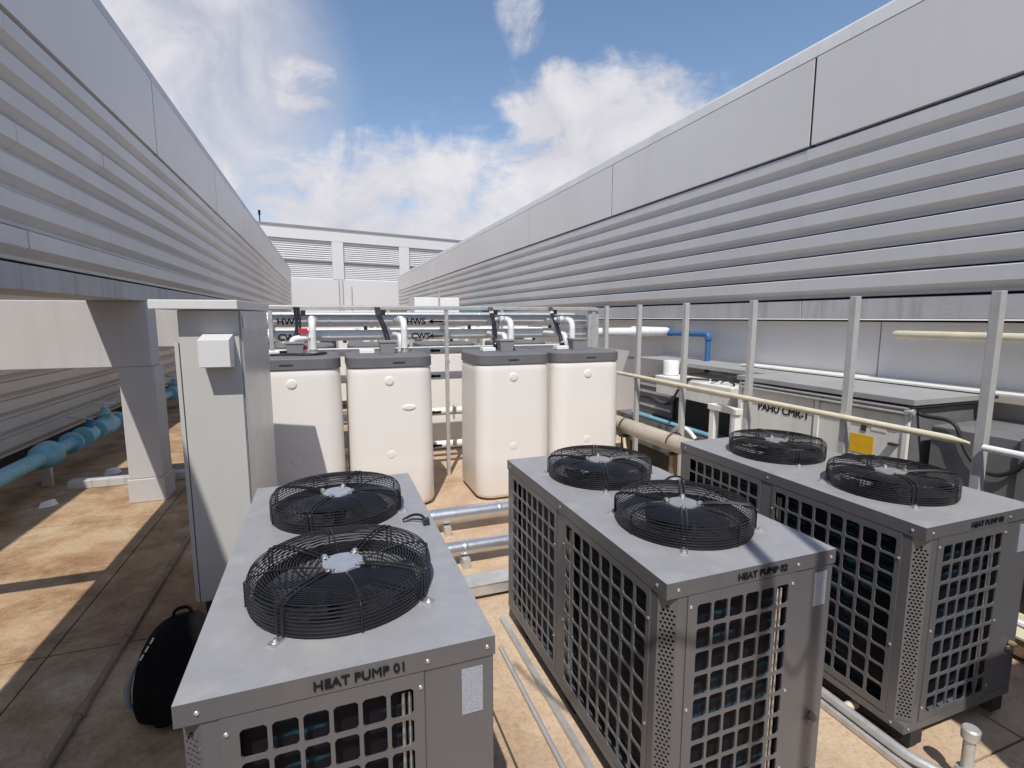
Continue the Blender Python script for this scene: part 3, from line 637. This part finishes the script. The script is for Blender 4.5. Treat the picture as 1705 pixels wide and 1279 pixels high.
def pipe_text(t, s, x, y, z, size, ang=0.35):
    o = obj('lettering', text_mesh('lettering', s, size, 'ink', 0.001), t, Vector((x, y, z))-Vector(t.location)); o.rotation_euler = (R(90)-0.0, 0, 0); return o
hw = lagged('hot_water_pipe', 'upper silver jacketed pipe behind the tanks, lettered HWS', [(-0.62, RY, 1.963), (3.42, RY, 1.963)], 0.068, 'jacket')
cw = lagged('cold_water_pipe', 'lower silver jacketed pipe behind the tanks, lettered CWS', [(-0.62, RY, 1.785), (4.85, RY, 1.785), (4.85, 7.4, 1.785)], 0.064, 'jacket')
for t, y, s, r in ((hw, 1.945, 'HWS', 0.070), (cw, 1.765, 'CWS', 0.066)):
    for px in (480, 700 if s == 'CWS' else 693):
        x = at_y(px, 545, RY-r).x; pipe_text(t, s, x, RY-r-0.001, y, 0.105)
    x = at_y(725, 545, RY-r).x
    m = MB().add([(x-0.09,0,0),(x-0.03,0,0.03),(x-0.03,0,0.010),(x+0.10,0,0.010),(x+0.10,0,-0.010),(x-0.03,0,-0.010),(x-0.03,0,-0.03)]+[(a+0,0.002,b) for a, b in ((x-0.09,0),(x-0.03,0.03),(x-0.03,0.010),(x+0.10,0.010),(x+0.10,-0.010),(x-0.03,-0.010),(x-0.03,-0.03))], [(6,5,4,3,2,1,0),(7,8,9,10,11,12,13)]+[(k,(k+1)%7,7+(k+1)%7,7+k) for k in range(7)])
    m.build('arrow', 'ink', t, Vector((0, RY-r-0.003, y))-Vector(t.location))
low = [(1.56, 'topmost'), (1.22, 'second'), (0.73, 'third'), (0.27, 'lowest')]
for z, wd in low:
    t = lagged('header_pipe', wd+' of the four pale header pipes seen between the front tanks', [(-0.7, 6.75, z), (3.6, 6.75, z)], 0.052, 'offwhite', 1.3, group='header pipes between the tank rows')
    m = MB().box(-0.05, 0.05, 0, 0.003, -0.016, 0.016).add([(-0.09,0,0),(-0.05,0,0.03),(-0.05,0,-0.03),(-0.09,0.003,0),(-0.05,0.003,0.03),(-0.05,0.003,-0.03)], [(0,1,2),(3,5,4),(0,3,4,1),(2,5,3,0)])
    m.build('arrow', 'ink', t, Vector((at_y(728, 640, 6.69).x, 6.694, z))-Vector(t.location))
# cables from the tray to the lids
for i, (px, dx) in enumerate(((493, 0.36), (628, 0.40), (817, 0.28), (917, 0.22))):
    a = at_y(px, 512, 6.14); b = Vector((tx[i][0]+dx+0.05, tx[i][1]+0.42, 1.64))
    t = thing('cable_bundle', ['black cables hanging to the tank beside the cabinet', 'black cables hanging to the tank with the handle dent', 'black cables hanging to the tank behind the middle heat pump', 'black cables hanging to the right end tank'][i], 'cable', b, 'cables feeding the tanks')
    m = MB()
    for q in range(3):
        o = Vector((0.022*(q-1), 0.012*q, 0)); A = a-b+o
        m.tube(bend([A, A+Vector((0.01, -0.04, -0.1)), A.lerp(Vector((0, 0, 0)), 0.5)+Vector((0.04-0.08*(q % 2)*0.4, 0.02, -0.02)), o+Vector((0, 0, 0.05)), o*1.5+Vector((0.05, 0.06, 0.0))], 0.12), 0.013, 7)
    m.build('cable', 'black_wire', t)
    MB().box(A.x+0.02, A.x+0.07, A.y-0.02, A.y+0.02, A.z-0.09, A.z-0.03).build('tie_box', 'black_plastic', t)
tag(MB().tube(bend([(-0.52, 5.5, 1.632), (-0.38, 5.48, 1.637), (-0.1, 5.40, 1.632), (0.0, 5.6, 1.635)], 0.1), 0.012, 8).tube(bend([(-0.5, 5.56, 1.655), (-0.3, 5.62, 1.65), (-0.18, 5.64, 1.64)], 0.1), 0.012, 8).build('loose_cable', 'black_wire'), 'black loose cable coiled on the lid of the tank by the cabinet', 'cable')

# ================================================================== ELECTRICAL CABINET
cx0, cx1, cy0, cy1 = -0.862, -0.512, 3.72, 4.56
t = thing('electrical_cabinet', 'tall pale grey electrical cabinet with overhanging cap', 'cabinet', (cx0, cy0, 0)); t.rotation_euler = (0, 0, R(-5.0))
MB().box(0.004, cx1-cx0-0.004, 0.012, cy1-cy0, 0.10, 2.044).build('body', 'cabinet', t)
MB().box(0.02, cx1-cx0-0.02, 0.03, cy1-cy0-0.02, 0, 0.099).build('plinth', 'dark', t)
MB().box(0.0, cx1-cx0-0.008, 0.0, 0.011, 0.11, 2.04).build('front_door', 'cabinet', t, None, 0.003)
MB().box(cx1-cx0-0.003, cx1-cx0+0.01, 0.02, cy1-cy0-0.01, 0.11, 2.04).build('side_door', 'steel_door', t, None, 0.003)
MB().box(-0.03, -0.006, 0.0, 0.06, 0.11, 1.84).build('edge_strip', 'cabinet', t, None, 0.002)
MB().box(-0.115, cx1-cx0+0.018, -0.108, cy1-cy0+0.05, 2.048, 2.104).build('cap', 'cabinet_cap', t, None, 0.004)
MB().box(cx1-cx0+0.012, cx1-cx0+0.022, 0.03, 0.06, 1.93, 2.0).build('hinge', 'white', t)
MB().add([(0.135,-0.12,1.692),(0.310,-0.12,1.692),(0.310,-0.001,1.676),(0.135,-0.001,1.676),(0.135,-0.12,1.86),(0.310,-0.12,1.86),(0.310,-0.001,1.895),(0.135,-0.001,1.895)], [(0,3,2,1),(4,5,6,7),(0,1,5,4),(1,2,6,5),(2,3,7,6),(3,0,4,7)]).build('vent_hood', 'cabinet_cap', t, None, 0.002)

# ================================================================== FLOOR LEVEL PIPES
def px_pipe(name, label, pts, r, m, **k): return lagged(name, label, pts, r, m, **k)
lagged('lagged_floor_pipe', 'thick silver jacketed pipe on the floor just in front of the tanks', [(-0.45, 4.50, 0.16), (3.3, 4.50, 0.16)], 0.074, 'metal_jacket', 0.75)
lagged('lagged_floor_pipe', 'thinner silver jacketed floor pipe between the first two heat pumps', [(-0.45, 3.84, 0.14), (3.3, 3.84, 0.14)], 0.058, 'metal_jacket', 0.9)
for k, (y, r, z) in enumerate(((4.50, 0.074, 0.16), (3.84, 0.058, 0.14))):
    for x in (0.98, 1.9, 2.9):
        tag(MB().box(x-0.03, x+0.03, y-0.10, y+0.10, 0.0, z-r-0.002).build('pipe_support', 'galv'), 'small galvanised block under the %s floor pipe%s' % (('thick', 'thinner')[k], ', beside the first heat pump' if x < 1 else (', behind the middle heat pump' if x < 2 else ', near the right heat pump')), 'support', 'floor pipe supports')
t = thing('cable_trunking', 'flat galvanised cable trunking crossing the floor between the heat pumps', 'trunking', (-0.4, 3.28, 0))
MB().box(0, 3.6, 0, 0.16, 0.03, 0.105).build('channel', 'galv', t, None, 0.003); MB().box(-0.002, 3.602, -0.006, 0.166, 0.107, 0.115).build('cover', 'galv', t, None, 0.002)
for x in (0.1, 1.5, 2.5, 3.4): MB().box(x, x+0.05, 0.02, 0.14, 0, 0.029).build('foot', 'dark', t)
tag(MB().tube([(0.905, 1.0, 0.014), (0.915, 2.72, 0.014)], 0.013, 8).build('floor_conduit', 'galv'), 'slim grey conduit on the floor right of the first heat pump', 'conduit')
tag(MB().box(1.004, 1.034, 1.0, 3.0, 0.004, 0.028).build('steel_rail', 'galv'), 'flat steel rail on the floor along the middle heat pump', 'rail')
tag(MB().box(2.318, 2.346, 1.20, 2.98, 0.004, 0.030).build('steel_rail', 'galv'), 'flat steel rail on the floor along the right heat pump', 'rail')
t = tag(MB().tube([(-1.245, -0.5, 0.022), (-1.245, 3.60, 0.022), (-1.245, 5.3, 0.022)], 0.018, 8).build('floor_conduit', 'brown'), 'brown dusty conduit running along the shaded floor left of the cabinet', 'conduit')
for y in (2.95, 3.62, 4.6): MB().tube([(-1.245, y-0.04, 0.022), (-1.245, y+0.04, 0.022)], 0.024, 8).build('coupling', 'brown', t)
tag(MB().tube(bend([(-0.55, 0.9, 0.03), (-0.47, 1.35, 0.03), (-0.45, 1.9, 0.03)], 0.2), 0.028, 10).build('drain_hose', 'offwhite'), 'pale grey drain pipe along the left foot of the first heat pump', 'pipe')
t = thing('drain_pipe', 'grey drain pipe with capped upstand in front of the right heat pump', 'pipe', (2.36, 1.2, 0.055))
MB().tube(bend([(0, 1.7, 0), (0, 0.12, 0), (0.06, -0.03, 0.0), (0.20, -0.03, 0.0)], 0.05), 0.024, 12).build('run', 'galv', t)
MB().tube([(0, 0.42, 0), (0.10, 0.42, 0.0)], 0.022, 10).build('branch', 'cream_pipe', t)
MB().tube([(0.06, -0.03, 0), (0.12, -0.03, 0)], 0.036, 12).tube([(0.135, -0.03, -0.02), (0.135, -0.03, 0.03)], 0.036, 12).build('tee', 'galv', t)
MB().tube([(0.135, -0.03, 0.03), (0.135, -0.03, 0.17)], 0.022, 12).build('upstand', 'galv', t)
MB().tube([(0.135, -0.03, 0.172), (0.135, -0.03, 0.215), (0.135, -0.03, 0.222)], [0.032, 0.034, 0.028], 14).build('cap', 'galv', t)
# black backpack standing on the floor left of the first heat pump
t = thing('backpack', 'black backpack with grey strap standing on shaded floor beside the first heat pump', 'bag', (-0.80, 2.86, 0)); t.rotation_euler = (0, 0, R(14)); t.scale = (0.84, 1.0, 0.97); t.location.x = -0.78
def soft(levels, n=28, e=0.62, jit=0.006, seed=3):
    rnd = random.Random(seed); vs = []
    for z, cx_, cy_, hx, hy in levels:
        for k in range(n):
            a_ = 2*math.pi*k/n; c_, s_ = math.cos(a_), math.sin(a_)
            vs.append((cx_+hx*math.copysign(abs(c_)**e, c_)+rnd.uniform(-jit, jit), cy_+hy*math.copysign(abs(s_)**e, s_)+rnd.uniform(-jit, jit), z))
    L = len(levels)
    return MB().add(vs, [(i*n+k, i*n+(k+1)%n, (i+1)*n+(k+1)%n, (i+1)*n+k) for i in range(L-1) for k in range(n)]+[tuple(range(n))[::-1], tuple(range((L-1)*n, L*n))], True)
o = soft([(0.004, 0, 0, 0.20, 0.11), (0.03, 0, 0, 0.235, 0.135), (0.10, 0, 0, 0.25, 0.145), (0.20, 0.005, 0, 0.243, 0.14), (0.30, 0.01, 0.01, 0.218, 0.125), (0.38, 0.02, 0.015, 0.185, 0.11), (0.44, 0.03, 0.02, 0.145, 0.085), (0.48, 0.035, 0.02, 0.09, 0.055), (0.495, 0.04, 0.02, 0.03, 0.02)]).build('body', 'fabric', t)
m_ = o.modifiers.new('subdivision', 'SUBSURF'); m_.levels = 1; m_.render_levels = 1
soft([(0.03, 0.02, -0.14, 0.15, 0.03), (0.05, 0.02, -0.15, 0.165, 0.05), (0.15, 0.02, -0.155, 0.165, 0.055), (0.24, 0.02, -0.145, 0.15, 0.045), (0.27, 0.02, -0.13, 0.12, 0.03)], jit=0.004, seed=5).build('front_pocket', 'fabric', t)
MB().tube([(-0.235, -0.02, 0.06), (-0.262, -0.03, 0.12), (-0.262, -0.03, 0.20), (-0.238, -0.03, 0.28), (-0.20, -0.03, 0.345)], [0.010, 0.016, 0.018, 0.016, 0.010], 8).build('shoulder_strap', 'jbox', t)
for q in range(3):
    z_ = 0.355+0.036*q; x_ = -0.185+0.027*q
    MB().tube([(x_, -0.055, z_), (x_+0.010, -0.058, z_+0.014), (x_+0.018, -0.058, z_+0.026)], 0.0045, 6).build('zip', 'white', t)
MB().tube(bend([(-0.02, 0.03, 0.48), (0.0, 0.03, 0.53), (0.07, 0.03, 0.53), (0.09, 0.03, 0.48)], 0.03), 0.009, 7).build('carry_loop', 'fabric', t)

# ================================================================== BLUE WATER PIPES, left
BX, BZ = -3.2, 0.36
t = thing('blue_pipe', 'light blue water pipe with flanges along the left wall', 'pipe', (BX, 5.0, BZ))
MB().tube([(0, -9.0, 0), (0, 2.30, 0)], 0.085, 16).build('pipe_run', 'blue', t)
MB().tube([(0, 2.30, 0), (0, 2.40, 0), (0, 2.56, 0), (0, 2.62, 0)], [0.09, 0.15, 0.165, 0.12], 18).build('reducer', 'blue', t)
MB().tube([(0, 2.62, 0), (0, 3.12, 0)], 0.075, 14).build('pipe_run', 'blue', t)
MB().tube([(0, 4.75, 0), (0, 13.0, 0)], 0.075, 14).build('pipe_run', 'blue', t)
for y in (3.12, 3.45, 4.70): MB().tube([(0, y, 0), (0, y+0.035, 0)], 0.14, 18).build('flange', 'blue', t)
for y in (-6.5, -4.0, -1.5, 1.2, 2.45, 6.2): MB().box(-0.05, 0.05, y-0.03, y+0.03, -BZ, -0.08).build('support', 'galv', t)
def valve(y, label):
    t = thing('gate_valve', label, 'valve', (BX, y, BZ), 'valves on the blue pipe')
    MB().tube([(0, -0.34, 0), (0, -0.28, 0), (0, -0.18, 0), (0, 0, 0), (0, 0.18, 0), (0, 0.28, 0), (0, 0.34, 0)], [0.08, 0.09, 0.13, 0.145, 0.13, 0.09, 0.08], 16).build('valve_body', 'blue', t)
    MB().lathe((0, 0, 0.08), [(0.11, 0), (0.105, 0.09), (0.06, 0.13), (0.045, 0.2)], 14).build('bonnet', 'blue', t)
    MB().box(-0.10, 0.10, -0.12, 0.12, 0.165, 0.19).build('bonnet_flange', 'jbox', t)
    MB().tube([(0, 0, 0.2), (0, 0, 0.37)], 0.016, 8).build('stem', 'alu', t)
    h = MB().ring((0, 0, 0.35), 0.125, 0.014, 28, 8)
    for k in range(3):
        a = R(120*k); h.tube([(0, 0, 0.35), (0.12*math.cos(a), 0.12*math.sin(a), 0.35)], 0.010, 6)
    h.build('handwheel', 'cabinet', t)
    for s in (-1, 1): MB().tube([(0, s*0.345, 0), (0, s*0.38, 0)], 0.14, 16).build('flange', 'blue', t)
valve(9.30, 'blue gate valve with pale handwheel, the nearer one left of the grey column')
valve(13.1, 'blue gate valve with handwheel seen between column and cabinet')
t = thing('strainer', 'blue strainer body with lever between the pipe reducer and the near valve', 'valve', (BX, 8.62, BZ))
MB().tube([(0, -0.16, 0), (0, -0.1, 0), (0, 0.1, 0), (0, 0.16, 0)], [0.09, 0.125, 0.125, 0.09], 16).build('body', 'blue', t)
MB().tube([(0, 0, 0), (0.06, 0.0, 0.22)], 0.05, 10).build('neck', 'deep_blue', t)
MB().tube([(0.06, 0, 0.22), (-0.22, 0.05, 0.26)], 0.014, 6).build('lever', 'galv', t)
for k, (x, y, s) in enumerate(((-2.66, 7.75, 0.07), (-2.86, 6.6, 0.06))):
    tag(MB().add([(x-s,y-s,0),(x+s,y-s,0.01),(x+s*1.2,y+s,0),(x-s*0.8,y+s,0.02),(x-s*0.6,y-s*0.8,s),(x+s*0.8,y-s*0.5,s*0.8),(x+s*0.7,y+s*0.8,s*1.1),(x-s*0.7,y+s*0.6,s*0.7)], [(0,3,2,1),(4,5,6,7),(0,1,5,4),(1,2,6,5),(2,3,7,6),(3,0,4,7)]).build('rubble_piece', 'white'), ('pale rubble scrap on the floor left of the column', 'white scrap at the edge of the sunlit floor by the blue pipe')[k], 'rubble')
t = thing('concrete_kerb', 'low concrete kerb on the floor behind the near column', 'kerb', (-2.0, 7.15, 0)); MB().box(-0.9, 0.9, 0, 0.16, 0, 0.10).build('block', 'beam', t, None, 0.01)

# ================================================================== RIGHT SIDE: posts, rail, AHU
pys = [1.838, 2.69, 3.64, 4.56, 5.435, 6.22]
pl = ['nearest', 'second nearest', 'third nearest', 'fourth', 'fifth', 'farthest']
for y, l in zip(pys, pl):
    t = thing('strut_post', '%s of the six galvanised posts in a row beside the air handling unit' % l, 'post', (3.65, y, 0), 'galvanised posts in a row')
    MB().box(-0.026, 0.026, -0.026, 0.026, 0.012, 2.15).build('upright', 'post', t, None, 0.004); MB().box(-0.07, 0.07, -0.07, 0.07, 0, 0.011).build('base_plate', 'galv', t)
t = thing('guard_rail', 'cream painted rail pipe running through the row of posts', 'rail', (3.60, 1.97, 1.255))
MB().tube([(0, -0.1, -0.005), (0, 0.0, 0), (0, 4.45, 0.02)], [0.008, 0.023, 0.023], 10).build('pipe', 'cream_pipe', t)
for y in pys[1:]: MB().box(-0.03, 0.018, y-1.97-0.012, y-1.97+0.012, -0.03, -0.024).build('clip', 'galv', t)
tag(MB().tube([(3.60, -1.0, 1.22), (3.60, 1.80, 1.24)], 0.020, 10).build('white_pipe', 'white'), 'white pipe continuing the rail right of the nearest post', 'pipe')
tag(MB().tube([(4.80, -0.5, 1.845), (4.80, 3.12, 1.845), (4.80, 3.15, 1.845), (4.80, 3.16, 1.845)], [0.038, 0.038, 0.030, 0.012], 12).build('wall_pipe', 'cream_pipe'), 'cream pipe with a closed end on the recessed wall at right', 'pipe')
# main air handling unit
AX, AY0, AY1, AZ = 4.0, 2.47, 4.06, 1.335
t = thing('air_handling_unit', 'large off-white air handling unit lettered PAHU CMR-1 behind the posts', 'machine', (AX, AY0, 0))
MB().box(0.02, 0.93, 0.02, AY1-AY0, 0.14, AZ).build('body', 'ahu', t)
MB().box(0.0, 0.93, 0.0, AY1-AY0, 0.0, 0.138).build('plinth', 'beam', t)
MB().box(0.0, 0.018, 0.03, 0.72, 0.16, AZ-0.06).build('access_door', 'ahu', t, None, 0.004)
MB().box(0.0, 0.018, 0.78, 1.60, 0.16, AZ-0.03).build('side_panel', 'ahu', t, None, 0.004)
for y in (0.0, 0.735, 1.615): MB().box(-0.012, 0.019, y-0.02 if y else -0.012, y+0.025, 0.142, AZ-0.002).build('corner_profile', 'offwhite', t, None, 0.003)
MB().box(0.03, 0.93, -0.01, 0.018, 0.142, AZ-0.01).build('end_panel', 'ahu_end', t)
MB().box(-0.045, 0.94, -0.06, AY1-AY0+0.05, AZ+0.03, AZ+0.075).build('roof', 'ahu_roof', t, None, 0.004)
for z in (AZ+0.002, AZ-0.035): MB().tube([(-0.03, -0.02, z), (-0.03, AY1-AY0, z)], 0.012, 8).build('trim_tube', 'galv', t)
MB().box(0.70, 0.945, -1.6, 2.4, AZ+0.085, AZ+0.10).build('roof_flashing', 'offwhite', t)
MB().box(0.35, 0.94, AY1-AY0+0.052, 4.3, AZ+0.03, AZ+0.075).build('rear_duct', 'ahu_roof', t)
MB().lathe((-0.02, -0.02, AZ-0.02), [(0.020, -0.03), (0.024, -0.02), (0.024, 0.02), (0.018, 0.03)], 12, 'y').build('corner_cap', 'galv', t)
o = obj('lettering', text_mesh('lettering', 'PAHU CMR-1', 0.098, 'ink', 0.001), t, (-0.003, 1.10, 1.125)); o.rotation_euler = (R(90), 0, R(-90))
p = at_x(1435, 742, AX); MB().box(-0.004, -0.001, p.y-AY0-0.09, p.y-AY0+0.10, p.z-0.06, p.z+0.09).build('notice', 'yellow', t)
MB().box(-0.006, 0.0, 0.30, 0.34, 1.10, 1.15).build('latch', 'dark', t); MB().box(-0.004, 0.0, 0.14, 0.26, 1.12, 1.155).build('nameplate', 'offwhite', t)
MB().box(-0.03, 0.0, 0.05, 0.11, 1.04, 1.058).build('door_handle', 'dark', t)
# dark duct section at the near end
t = thing('duct_section', 'dark grey duct section at the near end of the air handling unit', 'duct', (4.12, 0.3, 0))
MB().box(0.0, 0.80, 0, 2.08, 0.55, 1.22).build('casing', 'ahu_end', t, None, 0.006); 
for y in (0.4, 1.5): MB().box(-0.02, 0.82, y, y+0.06, 0.53, 1.24).build('flange', 'ahu_end', t)
for y in (0.2, 1.7):
    for x in (0.05, 0.66): MB().box(x, x+0.07, y, y+0.08, 0, 0.548).build('leg', 'galv', t)
hp_ = [Vector((4.08, 2.455, 1.30)), Vector((4.08, 2.42, 1.28))] + [at_x(px, py, 4.09) for px, py in ((1592, 700), (1602, 742), (1625, 778), (1655, 793), (1685, 788), (1710, 768))]
tag(MB().tube(bend(hp_, 0.1), 0.014, 10).build('hanging_hose', 'rubber'), 'black hose looping down the dark duct behind the nearest post', 'hose')
t = thing('cable_duct', 'low tan cable duct on the floor at the lower right edge', 'duct', (3.72, 0.2, 0)); MB().box(0, 0.3, 0, 1.9, 0.03, 0.14).build('body', 'brown', t, None, 0.006); MB().box(-0.01, 0.31, -0.01, 1.91, 0.142, 0.155).build('cover', 'cream_pipe', t)
for y in (0.1, 1.6): MB().box(0.03, 0.27, y, y+0.1, 0, 0.029).build('foot', 'dark', t)
tag(MB().tube(bend([(3.55, 1.2, 0.30), (3.62, 2.0, 0.30), (3.9, 2.15, 0.30)], 0.1), 0.02, 8).build('white_pipe', 'white'), 'short white pipe low at the right edge beside the duct', 'pipe')
# low unit farther along
t = thing('fan_coil_unit', 'white topped low unit with dark grey casing behind the middle posts', 'machine', (4.05, 4.25, 0))
MB().box(0, 0.88, 0.0, 2.3, 0.25, 0.62).build('casing', 'ahu_end', t, None, 0.006); MB().box(0.06, 0.82, 0.05, 2.25, 0, 0.249).build('base', 'dark', t)
MB().box(-0.02, 0.88, 0.0, 1.35, 1.16, 1.25).build('drip_cover', 'offwhite', t, None, 0.01)
MB().box(-0.01, 0.87, 0.02, 1.33, 1.02, 1.158).build('tray', 'ahu', t, None, 0.004)
MB().box(0.3, 0.86, 0.06, 1.30, 0.625, 1.018).build('filter_box', 'dark', t)
MB().box(0.30, 0.86, 1.38, 2.28, 0.63, 1.10).build('side_box', 'ahu_end', t, None, 0.004)
for z in (0.72, 0.82, 0.92, 1.02): MB().box(0.285, 0.298, 1.40, 2.26, z, z+0.03).build('slat', 'galv', t)
MB().tube([(0.02, 0.3, 0.66), (0.02, 1.9, 0.66)], 0.025, 8).build('edge_pipe', 'blue', t)
t = thing('white_stand', 'white painted steel stand behind the right heat pump', 'stand', (3.86, 3.98, 0))
for y in (0.0, 0.30): MB().box(-0.02, 0.05, y, y+0.07, 0, 1.02).build('leg', 'white', t, None, 0.004)
MB().box(-0.03, 0.06, -0.02, 0.39, 1.022, 1.08).build('top_rail', 'offwhite', t, None, 0.004); MB().box(0.0, 0.03, 0.072, 0.298, 0.62, 0.67).build('cross_rail', 'white', t)
p = at_x(1117, 628, 4.2)
t = tag(MB().lathe((0, 0, 0), [(0.085, 0), (0.098, 0.01), (0.102, 0.17), (0.094, 0.19), (0.02, 0.195)], 20).build('bucket', 'white', None, (4.2, p.y, 1.252)), 'small white plastic bucket standing on the low unit', 'bucket')
MB().box(3.95, 4.0, 0, 0.05, 0, 0.05)
m = MB()
for q in range(3): m.tube(bend([(4.2, 4.78, 1.27), (4.0, 4.95+0.03*q, 1.28), (3.93, 5.05, 1.05), (3.9, 5.1+0.04*q, 0.92), (3.8, 5.35, 0.98+0.02*q), (3.72, 5.5, 1.0)], 0.1), 0.012, 7)
tag(m.build('cable_bundle', 'rubber'), 'black cables drooping from the white bucket to the posts', 'cable')
m = MB()
for q in range(5): m.tube(bend([(4.15+0.12*q, 4.34+0.02*q, 1.262), (4.2+0.1*q, 4.45, 1.33+0.02*(q % 2)), (4.05+0.12*q, 4.6-0.03*q, 1.29), (4.3+0.1*q, 4.75, 1.265)], 0.08), 0.013, 7)
tag(m.build('cable_bundle', 'rubber'), 'tangled black cables on top of the white low unit', 'cable')
t = thing('blue_branch_pipe', 'dark blue pipe elbow dropping in front of the recessed wall', 'pipe', (4.82, 5.55, 1.26))
MB().tube(bend([(0, 0, 0.0), (0, 0, 0.51), (0, 1.15, 0.50)], 0.05), 0.036, 12).build('pipe_run', 'deep_blue', t); MB().tube([(0, 0.0, 0.44), (0, 0, 0.475)], 0.05, 12).build('coupling', 'deep_blue', t); MB().tube([(0, 0.78, 0.505), (0, 0.86, 0.505)], 0.046, 12).build('coupling', 'deep_blue', t)
lagged('lagged_pipe', 'thick dusty lagged pipe on stands between the tanks and the right heat pump', [(3.4, 3.05, 0.69), (3.4, 6.1, 0.68)], 0.092, 'lagging', 1.2)
for k, y in enumerate((3.55, 4.35, 5.25)):
    t = thing('pipe_stand', ['near', 'middle', 'far'][k]+' brown stand under the thick dusty lagged pipe', 'stand', (3.4, y, 0), 'stands of the lagged pipe')
    MB().box(-0.03, 0.03, -0.03, 0.03, 0, 0.56).build('leg', 'brown', t); MB().box(-0.10, 0.10, -0.025, 0.025, 0.562, 0.583).build('saddle', 'dark', t)
    MB().tube([(0.108*math.cos(R(a)), 0, 0.69+0.108*math.sin(R(a))) for a in range(0, 181, 15)], 0.007, 6).build('strap', 'rubber', t)
tag(MB().tube(bend([(3.33, 5.2, 0.56), (3.33, 5.15, 0.36), (3.35, 4.6, 0.33), (3.38, 4.0, 0.30), (3.3, 3.5, 0.2)], 0.1), 0.02, 8).build('copper_pipe', 'cream_pipe'), 'thin tan pipe bending beneath the thick lagged pipe', 'pipe')
tag(MB().tube(bend([(3.8, 4.9, 0.64), (3.78, 4.8, 0.74), (3.78, 4.62, 0.76), (3.8, 4.5, 0.66)], 0.08), 0.022, 8).build('white_elbow', 'white'), 'white hooped pipe bend behind the thick lagged pipe', 'pipe')

# ================================================================== FAR PLANT seen between the pipes
def unit(label, x0, x1, y, z0, z1, m, nwin, dm='glass'):
    t = thing('condenser_unit', label, 'machine', ((x0+x1)/2, y, 0), 'plant units in the background')
    w_ = (x1-x0)/2
    MB().box(-w_, w_, 0, 0.9, z0, z1).build('casing', m, t, None, 0.01)
    if z0 > 0.05:
        for sx in (-1, 1): MB().box(sx*w_*0.9-0.05, sx*w_*0.9+0.05, 0.05, 0.15, 0, z0-0.002).build('leg', 'galv', t)
    for k in range(nwin):
        a = -w_ + 2*w_*(k+0.12)/nwin; b = -w_ + 2*w_*(k+0.80)/nwin
        f = MB().box(a, b, -0.03, -0.002, z0+0.35*(z1-z0), z0+0.9*(z1-z0)).build('vent', 'white' if k % 2 else 'galv', t)
        MB().box(a+0.03, b-0.03, -0.036, -0.031, z0+0.40*(z1-z0), z0+0.85*(z1-z0)).build('vent_pane', dm if (k % 3) else 'jbox', f)
    return t
unit('white plant unit with grid vents behind the tank next to the cabinet', -1.3, 0.9, 11.5, 0.2, 1.86, 'offwhite', 4)
unit('grey plant unit with dark vents behind the second front tank', 1.2, 2.6, 12.2, 0.2, 1.82, 'galv', 4)
unit('white plant unit with three vents behind the rack post', 2.9, 4.4, 11.0, 0.2, 1.80, 'offwhite', 3)
unit('low pale plant unit far behind the right pair of tanks', 4.7, 6.0, 12.0, 0.1, 1.60, 'white', 3)
p = at_y(690, 495, 13.5); q = at_y(765, 530, 13.5)
unit('tall white plant box rising above the pipe rack before the right screen', p.x, q.x, 13.5, 1.98, p.z, 'white', 0)
p = at_y(766, 516, 16); q = at_y(830, 531, 16)
unit('teal plant casing beside the tall white plant box', p.x, q.x, 16, 1.0, p.z, 'teal', 0)
p = at_y(645, 512, 18); q = at_y(668, 520, 18)
unit('small brown plant box far behind the pipe rack', p.x-0.2, q.x+0.2, 18, 1.0, p.z, 'brown', 0)
unit('wide white plant housing farthest back before the louvred building', -1.2, 4.0, 24, 0.0, 2.25, 'offwhite', 6)
p = at_y(738, 560, 9.2)
t = thing('control_cabinet', 'pale blue control panel standing behind the second front tank', 'cabinet', (p.x, 9.2, 0)); MB().box(-0.28, 0.28, 0, 0.3, 0.1, 1.72).build('body', 'ahu', t, None, 0.006); MB().box(-0.24, 0.24, -0.012, -0.001, 0.3, 1.66).build('door', 'offwhite', t); MB().box(-0.1, 0.1, -0.016, -0.013, 1.25, 1.5).build('screen', 'teal', t)
for sx in (-1, 1): MB().box(sx*0.2-0.04, sx*0.2+0.04, 0.05, 0.25, 0, 0.098).build('foot', 'dark', t)

for k, (y, z, r, m, l) in enumerate(((8.7, 2.03, 0.05, 'galv', 'grey overhead pipe behind the rear tanks, the highest one'), (8.9, 1.90, 0.06, 'offwhite', 'pale overhead pipe behind the rear tanks, under the highest one'), (10.2, 1.72, 0.07, 'jacket', 'silver overhead pipe in front of the background plant units'))):
    t = lagged('overhead_pipe', l, [(-1.6, y, z), (4.4, y, z)], r, m, 1.6, group='overhead pipes behind the rear tanks')
    for x in (0.4, 2.6, 4.6): MB().box(x-0.02, x+0.02, r+0.005, r+0.045, -z, 0.12).build('hanger', 'galv', t)
for k, (px, py) in enumerate(((596, 575), (770, 572), (905, 575))):
    p = at_y(px, py, 7.9); t = thing('pump_valve', ['black and white valve set on the rear tank left of the rack post', 'black valve set right of the rack post on a rear tank', 'black valve set behind the right pair of tanks'][k], 'valve', (p.x, 7.9, 1.622), 'valve sets on the rear tanks')
    MB().tube(bend([(-0.18, 0, 0.002), (-0.18, 0, 0.13), (0.12, 0.02, 0.13), (0.12, 0.02, 0.25)], 0.05), 0.028, 8).build('body', 'black_plastic', t); MB().tube([(0.0, -0.03, 0.13), (0.0, -0.05, 0.2)], 0.012, 6).build('stem', 'alu', t); MB().box(-0.05, 0.05, -0.06, -0.04, 0.2, 0.225).build('handle', 'white', t)
